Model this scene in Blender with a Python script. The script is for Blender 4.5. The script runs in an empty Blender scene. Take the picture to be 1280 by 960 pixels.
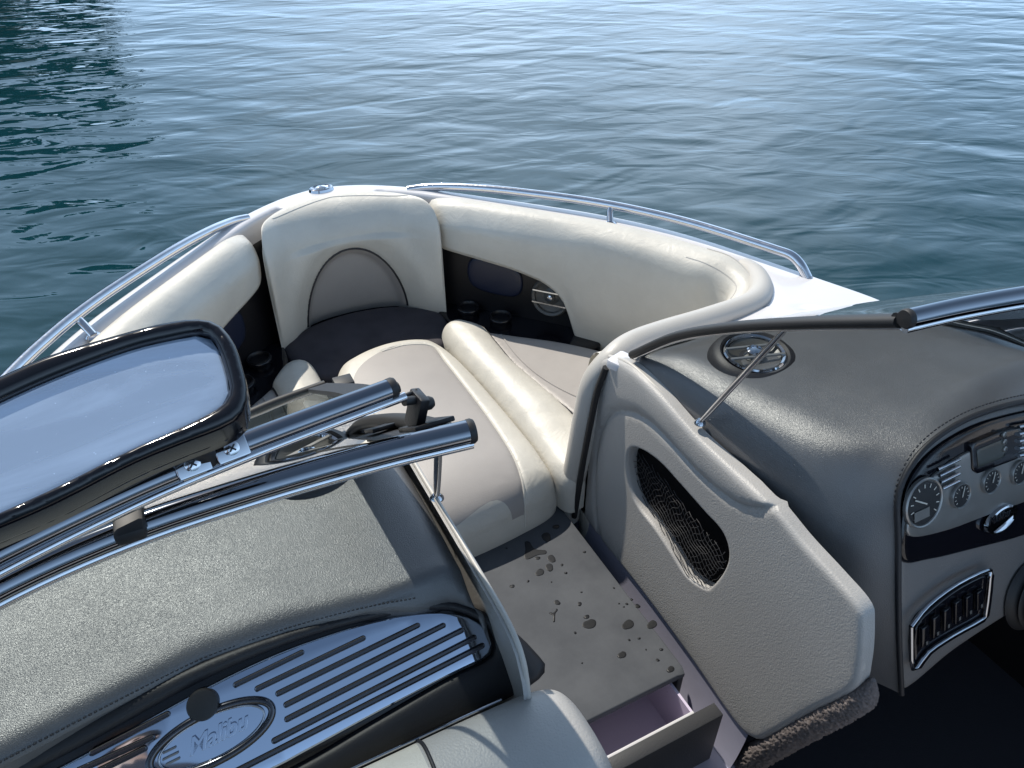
import bpy, bmesh, math, random
import numpy as np
from mathutils import Vector, Matrix
from mathutils.geometry import delaunay_2d_cdt
random.seed(4); np.random.seed(4)
R = math.radians
sc = bpy.context.scene
COL = sc.collection

# ---------------------------------------------------------------- camera model (x starboard, y to the bow, z up, 0 = gunwale)
CAM = np.array([-.533, -2.622, 1.0]); PITCH = R(36); YAW = R(26.565); F = 924.0
def ray(u, v):
    x = u-640; y = v-480
    Yc = F*math.cos(PITCH)-y*math.sin(PITCH); Z = -F*math.sin(PITCH)-y*math.cos(PITCH)
    return np.array([math.cos(YAW)*x+math.sin(YAW)*Yc, -math.sin(YAW)*x+math.cos(YAW)*Yc, Z])
def onp(u, v, P, n):
    d = ray(u, v); n = np.array(n, float)
    return CAM + d*(np.dot(np.array(P)-CAM, n)/np.dot(d, n))
def pz(u, v, z): return onp(u, v, (0, 0, z), (0, 0, 1))
def pX(u, v, x): return onp(u, v, (x, 0, 0), (1, 0, 0))

# ---------------------------------------------------------------- materials
def mat(name, col, rough=.5, metal=0, bump=0, bscale=200, var=0, vscale=3, spec=.5, col2=None, coat=0, btype='noise', sheen=0):
    m = bpy.data.materials.new(name); m.use_nodes = True
    nt = m.node_tree; N = nt.nodes; L = nt.links; b = N['Principled BSDF']
    b.inputs['Base Color'].default_value = (*col, 1); b.inputs['Roughness'].default_value = rough
    b.inputs['Metallic'].default_value = metal; b.inputs['Specular IOR Level'].default_value = spec
    b.inputs['Coat Weight'].default_value = coat
    if sheen: b.inputs['Sheen Weight'].default_value = sheen
    tc = N.new('ShaderNodeTexCoord')
    if var or col2:
        n = N.new('ShaderNodeTexNoise'); n.inputs['Scale'].default_value = vscale; n.inputs['Detail'].default_value = 6
        n.inputs['Roughness'].default_value = .65
        L.new(tc.outputs['Object'], n.inputs['Vector'])
        r = N.new('ShaderNodeValToRGB'); r.color_ramp.elements[0].position = .32; r.color_ramp.elements[1].position = .68
        c2 = col2 if col2 else tuple(c*(1-var) for c in col)
        r.color_ramp.elements[0].color = (*c2, 1); r.color_ramp.elements[1].color = (*col, 1)
        L.new(n.outputs['Fac'], r.inputs['Fac']); L.new(r.outputs['Color'], b.inputs['Base Color'])
        mr = N.new('ShaderNodeMapRange'); mr.inputs['To Min'].default_value = max(0, rough-.07); mr.inputs['To Max'].default_value = rough+.08
        n2 = N.new('ShaderNodeTexNoise'); n2.inputs['Scale'].default_value = vscale*4; n2.inputs['Detail'].default_value = 5
        L.new(tc.outputs['Object'], n2.inputs['Vector'])
        L.new(n2.outputs['Fac'], mr.inputs['Value']); L.new(mr.outputs['Result'], b.inputs['Roughness'])
    if bump:
        bp = N.new('ShaderNodeBump'); bp.inputs['Distance'].default_value = .001; bp.inputs['Strength'].default_value = bump
        if btype == 'leather':
            v = N.new('ShaderNodeTexVoronoi'); v.inputs['Scale'].default_value = bscale; v.feature = 'SMOOTH_F1'
            n3 = N.new('ShaderNodeTexNoise'); n3.inputs['Scale'].default_value = bscale*.75; n3.inputs['Detail'].default_value = 4
            L.new(tc.outputs['Object'], v.inputs['Vector']); L.new(tc.outputs['Object'], n3.inputs['Vector'])
            mx = N.new('ShaderNodeMath'); mx.operation = 'MULTIPLY_ADD'; mx.inputs[1].default_value = .9
            L.new(v.outputs['Distance'], mx.inputs[0]); L.new(n3.outputs['Fac'], mx.inputs[2])
            L.new(mx.outputs[0], bp.inputs['Height'])
        elif btype == 'crease':
            n3 = N.new('ShaderNodeTexNoise'); n3.inputs['Scale'].default_value = bscale; n3.inputs['Detail'].default_value = 8
            n3.inputs['Distortion'].default_value = 1.2; n3.inputs['Roughness'].default_value = .7
            L.new(tc.outputs['Object'], n3.inputs['Vector'])
            # fine grain in addition
            n4 = N.new('ShaderNodeTexNoise'); n4.inputs['Scale'].default_value = 700
            L.new(tc.outputs['Object'], n4.inputs['Vector'])
            mx = N.new('ShaderNodeMath'); mx.operation = 'MULTIPLY_ADD'; mx.inputs[1].default_value = .12
            L.new(n4.outputs['Fac'], mx.inputs[0]); L.new(n3.outputs['Fac'], mx.inputs[2])
            bp.inputs['Distance'].default_value = .004
            L.new(mx.outputs[0], bp.inputs['Height'])
        else:
            n3 = N.new('ShaderNodeTexNoise'); n3.inputs['Scale'].default_value = bscale; n3.inputs['Detail'].default_value = 3
            L.new(tc.outputs['Object'], n3.inputs['Vector']); L.new(n3.outputs['Fac'], bp.inputs['Height'])
        L.new(bp.outputs['Normal'], b.inputs['Normal'])
    return m
M = {}
M['cream'] = mat('cream_vinyl', (.59, .565, .505), .42, bump=.6, bscale=17, btype='crease', var=.13, vscale=5)
M['grey_seat'] = mat('grey_seat_vinyl', (.35, .328, .312), .5, bump=.4, bscale=300, var=.09, vscale=7)
M['dark_fabric'] = mat('dark_seat_fabric', (.062, .056, .066), .8, bump=.8, bscale=500, var=.3, vscale=14, spec=.3)
M['dash'] = mat('dark_dash_vinyl', (.088, .088, .091), .33, bump=.42, bscale=900, btype='leather', var=.12, vscale=9, spec=1.0)
M['dash_smooth'] = mat('smooth_dark_vinyl', (.018, .018, .021), .5, bump=.3, bscale=400, spec=.4)
M['panel'] = mat('grey_panel_vinyl', (.37, .362, .35), .46, bump=.5, bscale=380, btype='leather', var=.06, vscale=6)
M['trim'] = mat('light_grey_vinyl', (.46, .44, .405), .42, bump=.4, bscale=350, var=.05)
M['gel'] = mat('white_gelcoat', (.63, .625, .645), .22, var=.03, vscale=4, coat=.3)
M['liner'] = mat('shade_dark_liner', (.008, .008, .010), .9, spec=.1, var=.1, vscale=6)  # near-black colour stands in for shade the open footwell lacks
M['black'] = mat('black_plastic', (.006, .006, .008), .42, bump=.3, bscale=600)
M['gloss'] = mat('gloss_black_plastic', (.006, .006, .009), .12)
M['rubber'] = mat('black_rubber', (.012, .012, .013), .55)
M['chrome'] = mat('polished_chrome', (.46, .475, .51), .05, metal=1, var=.04, vscale=30)
M['steel'] = mat('stainless_steel', (.66, .67, .70), .14, metal=1, var=.1, vscale=25)
M['brushed'] = mat('satin_metal_plate', (.28, .275, .265), .3, metal=.6, var=.1, vscale=10)
M['plate'] = mat('mirror_finish_plate', (.50, .57, .70), .035, metal=1)  # blue put into the metal to deepen the mirrored sky
M['groove'] = mat('dark_groove_metal', (.10, .10, .11), .2, metal=1)
M['step'] = mat('dark_grey_step_top', (.088, .094, .104), .6, bump=.25, bscale=40, spec=.14, col2=(.062, .067, .076), vscale=9)
M['stepside'] = mat('black_step_edge', (.03, .031, .034), .5, bump=.6, bscale=300)
M['bar'] = mat('dark_reflection_chrome', (.22, .235, .265), .05, metal=1)  # chrome darkened to stand in for dark surroundings mirrored in the bars
M['walk'] = mat('walkway_liner_gelcoat', (.33, .33, .42), .4, var=.1, vscale=6)
M['helm'] = mat('taupe_helm_vinyl', (.15, .142, .138), .45, bump=.4, bscale=380, btype='leather')
M['dark'] = mat('pocket_shade_black', (.004, .004, .005), .9, spec=.1)
M['net'] = mat('net_cord', (.022, .022, .025), .6)
M['lilac'] = mat('pale_drawer_plastic', (.60, .54, .68), .3, var=.05)
M['carpet'] = mat('dark_floor_carpet', (.028, .031, .040), .95, bump=1, bscale=300, spec=.1)
M['carpet2'] = mat('taupe_carpet', (.20, .175, .17), .95, bump=1, bscale=250, spec=.1, var=.4, vscale=150)
M['wet'] = mat('water_drop_film', (.007, .008, .010), .45, spec=.3)
M['screen'] = mat('display_screen', (.05, .055, .05), .2)
M['pocket'] = mat('navy_plastic', (.010, .015, .035), .35)
M['stitch'] = mat('pale_stitching', (.6, .58, .52), .6)
M['dseam'] = mat('dark_piping', (.014, .014, .018), .45)
M['cone'] = mat('grey_speaker_cone', (.07, .07, .066), .4)

def glass(name, tint, rough=.0):
    m = bpy.data.materials.new(name); m.use_nodes = True; nt = m.node_tree; N = nt.nodes; L = nt.links
    N.remove(N['Principled BSDF']); o = N['Material Output']
    t = N.new('ShaderNodeBsdfTransparent'); t.inputs[0].default_value = (*tint, 1)
    g = N.new('ShaderNodeBsdfGlossy'); g.inputs['Roughness'].default_value = rough; g.inputs['Color'].default_value = (1, 1, 1, 1)
    fr = N.new('ShaderNodeFresnel'); fr.inputs['IOR'].default_value = 1.6
    # a thin milky film painted in for sky reflected off the glass
    tc = N.new('ShaderNodeTexCoord'); n = N.new('ShaderNodeTexNoise'); n.inputs['Scale'].default_value = 7; n.inputs['Detail'].default_value = 8
    mp = N.new('ShaderNodeMapping'); mp.inputs['Scale'].default_value = (1, 3, 1); L.new(tc.outputs['Object'], mp.inputs[0]); L.new(mp.outputs[0], n.inputs['Vector'])
    d = N.new('ShaderNodeBsdfDiffuse'); d.inputs['Color'].default_value = (.28, .35, .33, 1)
    mr = N.new('ShaderNodeMapRange'); mr.inputs['From Min'].default_value = .3; mr.inputs['From Max'].default_value = .75; mr.inputs['To Min'].default_value = .05; mr.inputs['To Max'].default_value = .2
    L.new(n.outputs['Fac'], mr.inputs['Value'])
    m0 = N.new('ShaderNodeMixShader'); L.new(mr.outputs[0], m0.inputs[0]); L.new(t.outputs[0], m0.inputs[1]); L.new(d.outputs[0], m0.inputs[2])
    mx = N.new('ShaderNodeMixShader'); L.new(fr.outputs[0], mx.inputs[0]); L.new(m0.outputs[0], mx.inputs[1]); L.new(g.outputs[0], mx.inputs[2])
    L.new(mx.outputs[0], o.inputs['Surface']); return m
M['glass'] = glass('tinted_windshield_glass', (.70, .745, .765))
M['glass2'] = glass('tinted_door_glass', (.80, .84, .85))
M['lens'] = glass('clear_lens', (.9, .92, .95), .05)

def mirror_mat():
    m = bpy.data.materials.new('smeared_sky_tinted_mirror'); m.use_nodes = True; nt = m.node_tree; N = nt.nodes; L = nt.links
    b = N['Principled BSDF']; b.inputs['Metallic'].default_value = 1; b.inputs['Base Color'].default_value = (.86, .88, .92, 1)
    b.inputs['Roughness'].default_value = .02
    tc = N.new('ShaderNodeTexCoord')
    mp = N.new('ShaderNodeMapping'); mp.inputs['Rotation'].default_value = (0, 0, .5); mp.inputs['Scale'].default_value = (6, 26, 6)
    L.new(tc.outputs['Object'], mp.inputs[0])
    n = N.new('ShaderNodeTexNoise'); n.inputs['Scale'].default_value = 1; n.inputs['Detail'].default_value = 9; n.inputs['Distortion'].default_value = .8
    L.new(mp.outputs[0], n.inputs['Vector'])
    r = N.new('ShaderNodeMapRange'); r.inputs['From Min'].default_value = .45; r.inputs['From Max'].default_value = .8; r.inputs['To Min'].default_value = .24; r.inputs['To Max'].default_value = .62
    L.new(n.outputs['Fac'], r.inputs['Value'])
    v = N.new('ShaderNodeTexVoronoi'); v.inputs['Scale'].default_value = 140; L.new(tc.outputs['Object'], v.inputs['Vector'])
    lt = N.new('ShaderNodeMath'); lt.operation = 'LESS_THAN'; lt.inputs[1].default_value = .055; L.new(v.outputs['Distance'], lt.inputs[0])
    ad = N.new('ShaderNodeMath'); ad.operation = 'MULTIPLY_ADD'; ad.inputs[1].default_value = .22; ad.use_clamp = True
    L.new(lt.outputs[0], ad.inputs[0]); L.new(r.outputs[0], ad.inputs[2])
    d = N.new('ShaderNodeBsdfDiffuse'); d.inputs['Color'].default_value = (.60, .76, 1.0, 1)  # blue film paints in sky brightness along with the smears
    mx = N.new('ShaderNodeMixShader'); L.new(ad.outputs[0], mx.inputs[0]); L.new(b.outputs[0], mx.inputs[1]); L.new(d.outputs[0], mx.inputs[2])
    L.new(mx.outputs[0], N['Material Output'].inputs['Surface']); return m
M['mirror'] = mirror_mat()

# ---------------------------------------------------------------- helpers
def tag(o, label=None, cat=None, group=None, kind=None):
    if label: o['label'] = label
    if cat: o['category'] = cat
    if group: o['group'] = group
    if kind: o['kind'] = kind
    return o
def empty(name, loc, label, cat, group=None):
    o = bpy.data.objects.new(name, None); COL.objects.link(o); o.location = loc; o.empty_display_size = .1
    return tag(o, label, cat, group)
def link(name, V, Fc, mats, parent=None, smooth=True, fmat=None, auto=None):
    me = bpy.data.meshes.new(name)
    me.from_pydata([tuple(float(c) for c in v) for v in V], [], [tuple(int(i) for i in f) for f in Fc])
    if not isinstance(mats, (list, tuple)): mats = [mats]
    for m in mats: me.materials.append(m)
    if fmat is not None: me.polygons.foreach_set('material_index', np.array(fmat, dtype=np.int32))
    if smooth: me.polygons.foreach_set('use_smooth', [True]*len(me.polygons))
    me.update()
    if auto:
        me.set_sharp_from_angle(angle=R(auto))
    o = bpy.data.objects.new(name, me); COL.objects.link(o)
    if parent is not None:
        o.parent = parent
        # keep world place: every parent here is unrotated
        p = Vector((0, 0, 0)); q = parent
        while q: p += q.location; q = q.parent
        o.location = -p
    return o
def cr(P, n=8, closed=False):
    """Catmull-Rom through the rows of P (any trailing shape)"""
    P = np.array(P, float); m = len(P); out = []
    if closed: idx = [(i-1) % m for i in range(m+3)]; Q = P[idx]; spans = m
    else: Q = np.concatenate([[2*P[0]-P[1]], P, [2*P[-1]-P[-2]]]); spans = m-1
    for i in range(spans):
        a, b, c, d = Q[i], Q[i+1], Q[i+2], Q[i+3]
        for k in range(n):
            t = k/n
            out.append(.5*((2*b)+(c-a)*t+(2*a-5*b+4*c-d)*t*t+(-a+3*b-3*c+d)*t**3))
    if not closed: out.append(P[-1])
    return np.array(out)
def resample(P, step, closed=False):
    P = np.array(P, float)
    if closed: P = np.vstack([P, P[:1]])
    d = np.r_[0, np.cumsum(np.linalg.norm(np.diff(P, axis=0), axis=1))]
    n = max(2, int(round(d[-1]/step))); t = np.linspace(0, d[-1], n+1)
    Q = np.stack([np.interp(t, d, P[:, k]) for k in range(P.shape[1])], 1)
    return Q[:-1] if closed else Q
def lattice(name, ctrl, nu, nv, mats, parent=None, disp=None, closed_v=False, closed_u=False, facemat=None, flip=False, cap=False):
    G = cr(ctrl, nu, closed_u); G = np.swapaxes(cr(np.swapaxes(G, 0, 1), nv, closed_v), 0, 1)
    nr, nc = G.shape[:2]
    if disp is not None:
        du = np.gradient(G, axis=0); dv = np.gradient(G, axis=1); n = np.cross(du, dv); n /= np.linalg.norm(n, axis=2)[..., None]+1e-9
        G = disp(G, n)
    V = G.reshape(-1, 3); Fc = []; fm = []
    for i in range(nr if closed_u else nr-1):
        for j in range(nc if closed_v else nc-1):
            f = [i*nc+j, ((i+1) % nr)*nc+j, ((i+1) % nr)*nc+(j+1) % nc, i*nc+(j+1) % nc]
            if flip: f = f[::-1]
            Fc.append(f)
            if facemat: fm.append(facemat(V[f].mean(axis=0)))
    if cap and closed_v:
        Fc.append(list(range(nc))[::-1]); Fc.append([(nr-1)*nc+j for j in range(nc)])
        if facemat: fm += [0, 0]
    return link(name, V, Fc, mats, parent, fmat=fm if facemat else None)
def inpoly(P, poly):
    x, y = P[:, 0], P[:, 1]; c = np.zeros(len(P), bool); q = np.roll(poly, 1, axis=0)
    for (x1, y1), (x2, y2) in zip(poly, q):
        if y1 == y2: continue
        k = ((y1 > y) != (y2 > y)) & (x < (x2-x1)*(y-y1)/(y2-y1)+x1); c ^= k
    return c
def dist(P, poly, closed=True):
    a = poly if closed else poly[:-1]; b = np.roll(poly, -1, axis=0) if closed else poly[1:]
    best = np.full(len(P), 1e9)
    for i in range(len(a)):
        ab = b[i]-a[i]; l = ab@ab+1e-15
        t = np.clip(((P-a[i])@ab)/l, 0, 1)
        best = np.minimum(best, np.hypot(*(P-a[i]-t[:, None]*ab).T))
    return best
def pillow(name, outline, mapf, mats, parent=None, r=.02, rh=None, crown=0, cw=.1, hk=1, depth=.05, holes=(), regions=(), seams=(), hf=None, sp=.02, smooth=True, n=8, auto=None, bulge=0, raw=False):
    """a padded slab: outline in a 2-d sheet, rounded over at the edge, mapf(xy, h) -> 3-d.  regions: [(poly, mat)], seams: [(polyline, depth, width)]"""
    def prep(o, s): return resample(o if raw else cr(o, n, True), s, True)
    out = prep(np.array(outline, float), sp*.7); hs = [prep(np.array(h, float), sp*.5) for h in holes]
    rg = [(prep(np.array(p, float), sp*.6), m) for p, m in regions]
    rh = r if rh is None else rh
    verts = [out]; edges = []; base = 0
    def loop(nv, base): return [(base+i, base+(i+1) % nv) for i in range(nv)]
    edges += loop(len(out), 0); base = len(out)
    for h in hs: verts.append(h); edges += loop(len(h), base); base += len(h)
    for p, m in rg: verts.append(p); edges += loop(len(p), base); base += len(p)
    extra = []
    def dall(P):
        d = dist(P, out)
        for h in hs: d = np.minimum(d, dist(P, h)*hk)
        return d
    def inside(P):
        k = inpoly(P, out)
        for h in hs: k &= ~inpoly(P, h)
        return k
    for L_ in [out]+hs:
        T = np.roll(L_, -1, axis=0)-np.roll(L_, 1, axis=0); T /= np.linalg.norm(T, axis=1)[:, None]+1e-12; Nn = np.c_[-T[:, 1], T[:, 0]]
        for k in (.04, .12, .25, .42, .65, 1.0):
            for s in (1, -1):
                Q = L_+Nn*s*r*k; ok = inside(Q) & (dall(Q) > r*k*.93); extra.append(Q[ok])
    for pl, dp, w in seams:
        pl = np.array(pl, float); Q = resample(pl, w*2.2)
        T = np.gradient(Q, axis=0); T /= np.linalg.norm(T, axis=1)[:, None]+1e-12; Nn = np.c_[-T[:, 1], T[:, 0]]
        for k in (-2, -1, -.5, 0, .5, 1, 2): 
            q = Q+Nn*w*k; extra.append(q[inside(q)])
    lo, hi = out.min(0), out.max(0)
    gx, gy = np.meshgrid(np.arange(lo[0], hi[0], sp), np.arange(lo[1], hi[1], sp)); gx = gx+(np.arange(gx.shape[0]) % 2)[:, None]*sp*.5
    G = np.c_[gx.ravel(), gy.ravel()]; G = G[inside(G)]; G = G[dall(G) > r*1.05+sp*.3]; extra.append(G)
    allv = np.vstack(verts+extra)
    res = delaunay_2d_cdt([Vector((float(a), float(b))) for a, b in allv], edges, [], 0, 1e-5)
    P = np.array([(v[0], v[1]) for v in res[0]]); tris = np.array(res[2]); cen = P[tris].mean(axis=1); k = inside(cen); tris = tris[k]; cen = cen[k]
    fm = np.zeros(len(tris), int)
    for p, m in rg: fm[inpoly(cen, p)] = m
    d = dall(P)
    def height(P, d):
        h = -rh*(1-np.sqrt(np.clip(1-(1-np.clip(d/r, 0, 1))**2, 0, 1)))
        if crown: h = h+crown*(1-np.exp(-d/cw))
        if hf is not None: h = h+hf(P, d)
        for pl, dp, w in seams: h = h-dp*np.exp(-(dist(P, np.array(pl, float), False)/w)**2)
        return h
    V = list(mapf(P, height(P, d))); Fc = [list(t) for t in tris]; fml = list(fm)
    for L_ in [out]+hs:
        hh = height(L_, np.zeros(len(L_))); nL = len(L_); b0 = len(V)
        rows = [0, .35, .7, 1] if bulge else [0, 1]
        cenL = L_.mean(axis=0)
        for q in rows:
            off = bulge*math.sin(q*math.pi)
            Lq = L_+(L_-cenL)/(np.linalg.norm(L_-cenL, axis=1)[:, None]+1e-9)*off
            V += list(mapf(Lq, hh-depth*q))
        for a in range(len(rows)-1):
            for i in range(nL):
                j = (i+1) % nL; Fc.append([b0+a*nL+i, b0+a*nL+j, b0+(a+1)*nL+j, b0+(a+1)*nL+i]); fml.append(0)
    # consistent triangle winding is left to the mesh
    o = link(name, V, Fc, mats, parent, smooth=smooth, fmat=fml)
    bm = bmesh.new(); bm.from_mesh(o.data); bmesh.ops.remove_doubles(bm, verts=bm.verts, dist=1e-5); bmesh.ops.recalc_face_normals(bm, faces=bm.faces); bm.to_mesh(o.data); bm.free()
    if auto: o.data.set_sharp_from_angle(angle=R(auto))
    return o
def flatmap(O, e1, e2, nrm):
    O, e1, e2, nrm = [np.array(a, float) for a in (O, e1, e2, nrm)]
    return lambda P, h: O+P[:, :1]*e1+P[:, 1:2]*e2+np.array(h)[:, None]*nrm
def tubemesh(path, r, seg=12, smooth=True, n=8, cap=True, r2=None, raw=False):
    P = np.array(path, float)
    if smooth and len(P) > 2 and not raw: P = cr(P, n)
    T = np.gradient(P, axis=0); T /= np.linalg.norm(T, axis=1)[:, None]+1e-12
    u = np.cross(T[0], (0, 0, 1)); u = u if np.linalg.norm(u) > .1 else np.cross(T[0], (0, 1, 0)); u /= np.linalg.norm(u)
    V = []; Fc = []; rr = r if np.ndim(r) else [r]*len(P)
    if np.ndim(r) and len(r) != len(P): rr = np.interp(np.linspace(0, 1, len(P)), np.linspace(0, 1, len(r)), r)
    for i in range(len(P)):
        u = u-T[i]*(u@T[i]); u /= np.linalg.norm(u); w = np.cross(T[i], u)
        for k in range(seg):
            a = 2*math.pi*k/seg; V.append(P[i]+(u*math.cos(a)*(r2/r if r2 else 1)+w*math.sin(a))*rr[i])
    for i in range(len(P)-1):
        for k in range(seg): Fc.append([i*seg+k, i*seg+(k+1) % seg, (i+1)*seg+(k+1) % seg, (i+1)*seg+k])
    if cap: Fc.append(list(range(seg))[::-1]); Fc.append([(len(P)-1)*seg+k for k in range(seg)])
    return V, Fc
def tube(name, path, r, m, parent=None, **k):
    V, Fc = tubemesh(path, r, **k); return link(name, V, Fc, m, parent, auto=50)
def merge(parts):
    V = []; Fc = []
    for v, f in parts: b = len(V); V += list(v); Fc += [[i+b for i in q] for q in f]
    return V, Fc
def boxm(c, s, ax=None):
    ax = np.eye(3) if ax is None else np.array(ax, float); c = np.array(c, float); s = np.array(s, float)/2; V = []
    for x in (-1, 1):
        for y in (-1, 1):
            for z in (-1, 1): V.append(c+ax[0]*x*s[0]+ax[1]*y*s[1]+ax[2]*z*s[2])
    return V, [[0, 1, 3, 2], [4, 6, 7, 5], [0, 4, 5, 1], [2, 3, 7, 6], [0, 2, 6, 4], [1, 5, 7, 3]]
def box(name, c, s, m, parent=None, bev=.003, ax=None, segs=2):
    V, Fc = boxm(c, s, ax); o = link(name, V, Fc, m, parent, smooth=False)
    bm = bmesh.new(); bm.from_mesh(o.data)
    bmesh.ops.recalc_face_normals(bm, faces=bm.faces)
    if bev: bmesh.ops.bevel(bm, geom=bm.edges[:], offset=bev, segments=segs, affect='EDGES', profile=.5)
    bm.to_mesh(o.data); bm.free(); o.data.polygons.foreach_set('use_smooth', [True]*len(o.data.polygons)); o.data.set_sharp_from_angle(angle=R(35)); return o
def lathem(prof, O, axis, seg=40, sx=1, e=None):
    axis = np.array(axis, float); axis /= np.linalg.norm(axis)
    u = np.array(e, float) if e is not None else np.cross(axis, (0, 1, .01)); u = u-axis*(u@axis); u /= np.linalg.norm(u); w = np.cross(axis, u); V = []; Fc = []
    for (r, h) in prof:
        for k in range(seg):
            a = 2*math.pi*k/seg; V.append(np.array(O)+u*r*sx*math.cos(a)+w*r*math.sin(a)+axis*h)
    for i in range(len(prof)-1):
        for k in range(seg): Fc.append([i*seg+k, i*seg+(k+1) % seg, (i+1)*seg+(k+1) % seg, (i+1)*seg+k])
    if prof[-1][0] > 1e-6 : Fc.append([(len(prof)-1)*seg+k for k in range(seg)])
    return V, Fc
def lathe(name, prof, O, axis, m, parent=None, auto=40, **k):
    V, Fc = lathem(prof, O, axis, **k); return link(name, V, Fc, m, parent, auto=auto)
def arr(*p): return np.array(p, float)

# ================================================================ THE BOAT (fixed structure)
boat = empty('bowrider_boat', (0, -1.8, -.75), 'white open bow sport boat with dark dashes and chrome rails, floating on the lake', 'boat')
HS = arr((0, .02), (.1, .0), (.19, -.045), (.31, -.13), (.45, -.27), (.60, -.43), (.80, -.66), (.95, -.90), (1.05, -1.15), (1.12, -1.35), (1.17, -1.5), (1.2, -1.8), (1.22, -2.3), (1.22, -3.3))
def offs(P, o):
    Q = resample(cr(P, 8), .02)
    for _ in range(12): Q[1:-1] = (Q[:-2]+2*Q[1:-1]+Q[2:])/4
    T = np.gradient(Q, axis=0); T /= np.linalg.norm(T, axis=1)[:, None]
    return Q+np.c_[T[:, 1], -T[:, 0]]*o
HD = offs(HS, 0)
hullout = np.vstack([HD, (HD*(-1, 1))[::-1][:-1]])
IN = offs(HS, .062); IN = IN[(IN[:, 0] > .16) & (IN[:, 1] > -1.20)]
bowhole = np.vstack([cr(arr((0, -.115), (.08, -.125), (.15, -.16)), 4), IN])
tail = cr(arr(IN[-1], (.935, -1.285), (.86, -1.362), (.76, -1.395)), 6)[1:]
half = np.vstack([bowhole, tail, arr((.50, -1.415), (.34, -1.44), (.34, -1.53), (.62, -1.56), (.88, -1.66), (1.04, -1.84), (1.08, -2.12), (1.08, -3.25))])
deckhole = np.vstack([half, (half*(-1, 1))[::-1]])
deckhole = deckhole[np.r_[True, np.linalg.norm(np.diff(deckhole, axis=0), axis=1) > 1e-4]]
pillow('deck', hullout, flatmap((0, 0, 0), (1, 0, 0), (0, 1, 0), (0, 0, 1)), M['gel'], boat, r=.018, depth=.06, holes=[deckhole], sp=.05, raw=True)
# hull sides down to below the water
def hull_sec(f):
    zz = [(-.055, 0), (-.07, .012), (-.09, .012), (-.10, 0), (-.3, -.015), (-.6, -.05), (-.80, -.09), (-1.0, -.4)]
    return zz
C0 = hullout[::6]
cent = arr(0, -1.9)
rows = []
for z, o in hull_sec(0):
    T = np.roll(C0, -1, axis=0)-np.roll(C0, 1, axis=0); T /= np.linalg.norm(T, axis=1)[:, None]; nn = np.c_[-T[:, 1], T[:, 0]]
    # keep the stern square, pull in with depth
    rows.append(np.c_[C0[:, 0]*(1+(o if o > 0 else o*.7)), cent[1]+(C0[:, 1]-cent[1])*(1+(o*.8 if o > 0 else o*.45)), np.full(len(C0), z)])
lattice('hull', np.array(rows), 2, 1, M['gel'], boat, closed_v=True)

# rails
def rail(s):
    P = offs(HS, .018); i0 = np.argmin(abs(P[:, 0]-.335)); i1 = np.argmin(abs(P[:, 1]+1.18))
    Q = P[np.linspace(i0, i1, 16).astype(int)]
    zr = lambda k: .044*(1-math.exp(-(k+.4)/2.6))
    pts = [(Q[0][0]-.05, Q[0][1]+.03, -.004)]+[(x, y, zr(k)) for k, (x, y) in enumerate(Q)]
    e = Q[-1]; pts += [(e[0]+.018, e[1]-.05, .042), (e[0]+.026, e[1]-.085, .026), (e[0]+.033, e[1]-.115, -.004)]
    pts = [(s*x, y, z) for x, y, z in pts]
    rl = tube('grab_rail', pts, .0142, M['steel'], boat, n=6, seg=16)
    j = np.argmin(abs(P[:, 0]-.80)); a = P[j]
    nx = offs(HS, .055)[j]
    b = tube('rail_bracket', [(s*a[0], a[1], .042), (s*(a[0]*.6+nx[0]*.4), a[1]*.6+nx[1]*.4, .025), (s*nx[0], nx[1]-.02, .002)], .011, M['steel'], rl)
    f = lathe('rail_flange', [(0.0, .006), (.014, .005), (.02, 0)], (s*nx[0], nx[1]-.02, .0), (0, 0, 1), M['steel'], rl)
    return rl
rail(1); rail(-1)
# bow light: oval bezel with a clear dome
bl = lathe('bow_light', [(.001, .004), (.020, .006), (.026, .011), (.031, .009), (.034, 0)], (.0, -.02, .0), (0, 0, 1), M['chrome'], boat, sx=1.35, e=(1, .1, 0))
lathe('bow_light_lens', [(.001, .016), (.012, .014), (.019, .008), (.02, .005)], (.0, -.02, .0), (0, 0, 1), M['lens'], bl, sx=1.35, e=(1, .1, 0))

# liner walls inside the bow, walkway and cockpit
lw = deckhole.copy(); zrow = []
for z in (-.02, -.3, -.8): zrow.append(np.c_[lw, np.full(len(lw), z)])
lattice('liner_wall', np.array(zrow), 1, 1, M['liner'], boat, closed_v=True)
pillow('floor', hullout*.93+arr(0, -.1), flatmap((0, 0, -.70), (1, 0, 0), (0, 1, 0), (0, 0, 1)), M['carpet'], boat, r=.01, depth=.03, sp=.15, raw=True)
pillow('walkway_floor', arr((.305, -1.3), (.305, -2.10), (-.305, -2.10), (-.305, -1.3)), flatmap((0, 0, -.688), (1, 0, 0), (0, 1, 0), (0, 0, 1)), M['walk'], boat, r=.004, depth=.01, sp=.08, raw=True)
for s in (1, -1):
    lattice('walkway_wall', [[(s*.309, y, -.44), (s*.306, y, -.56), (s*.296, y, -.64), (s*.28, y, -.70)] for y in (-1.33, -1.7, -2.09)], 3, 4, M['walk'], boat)

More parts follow.
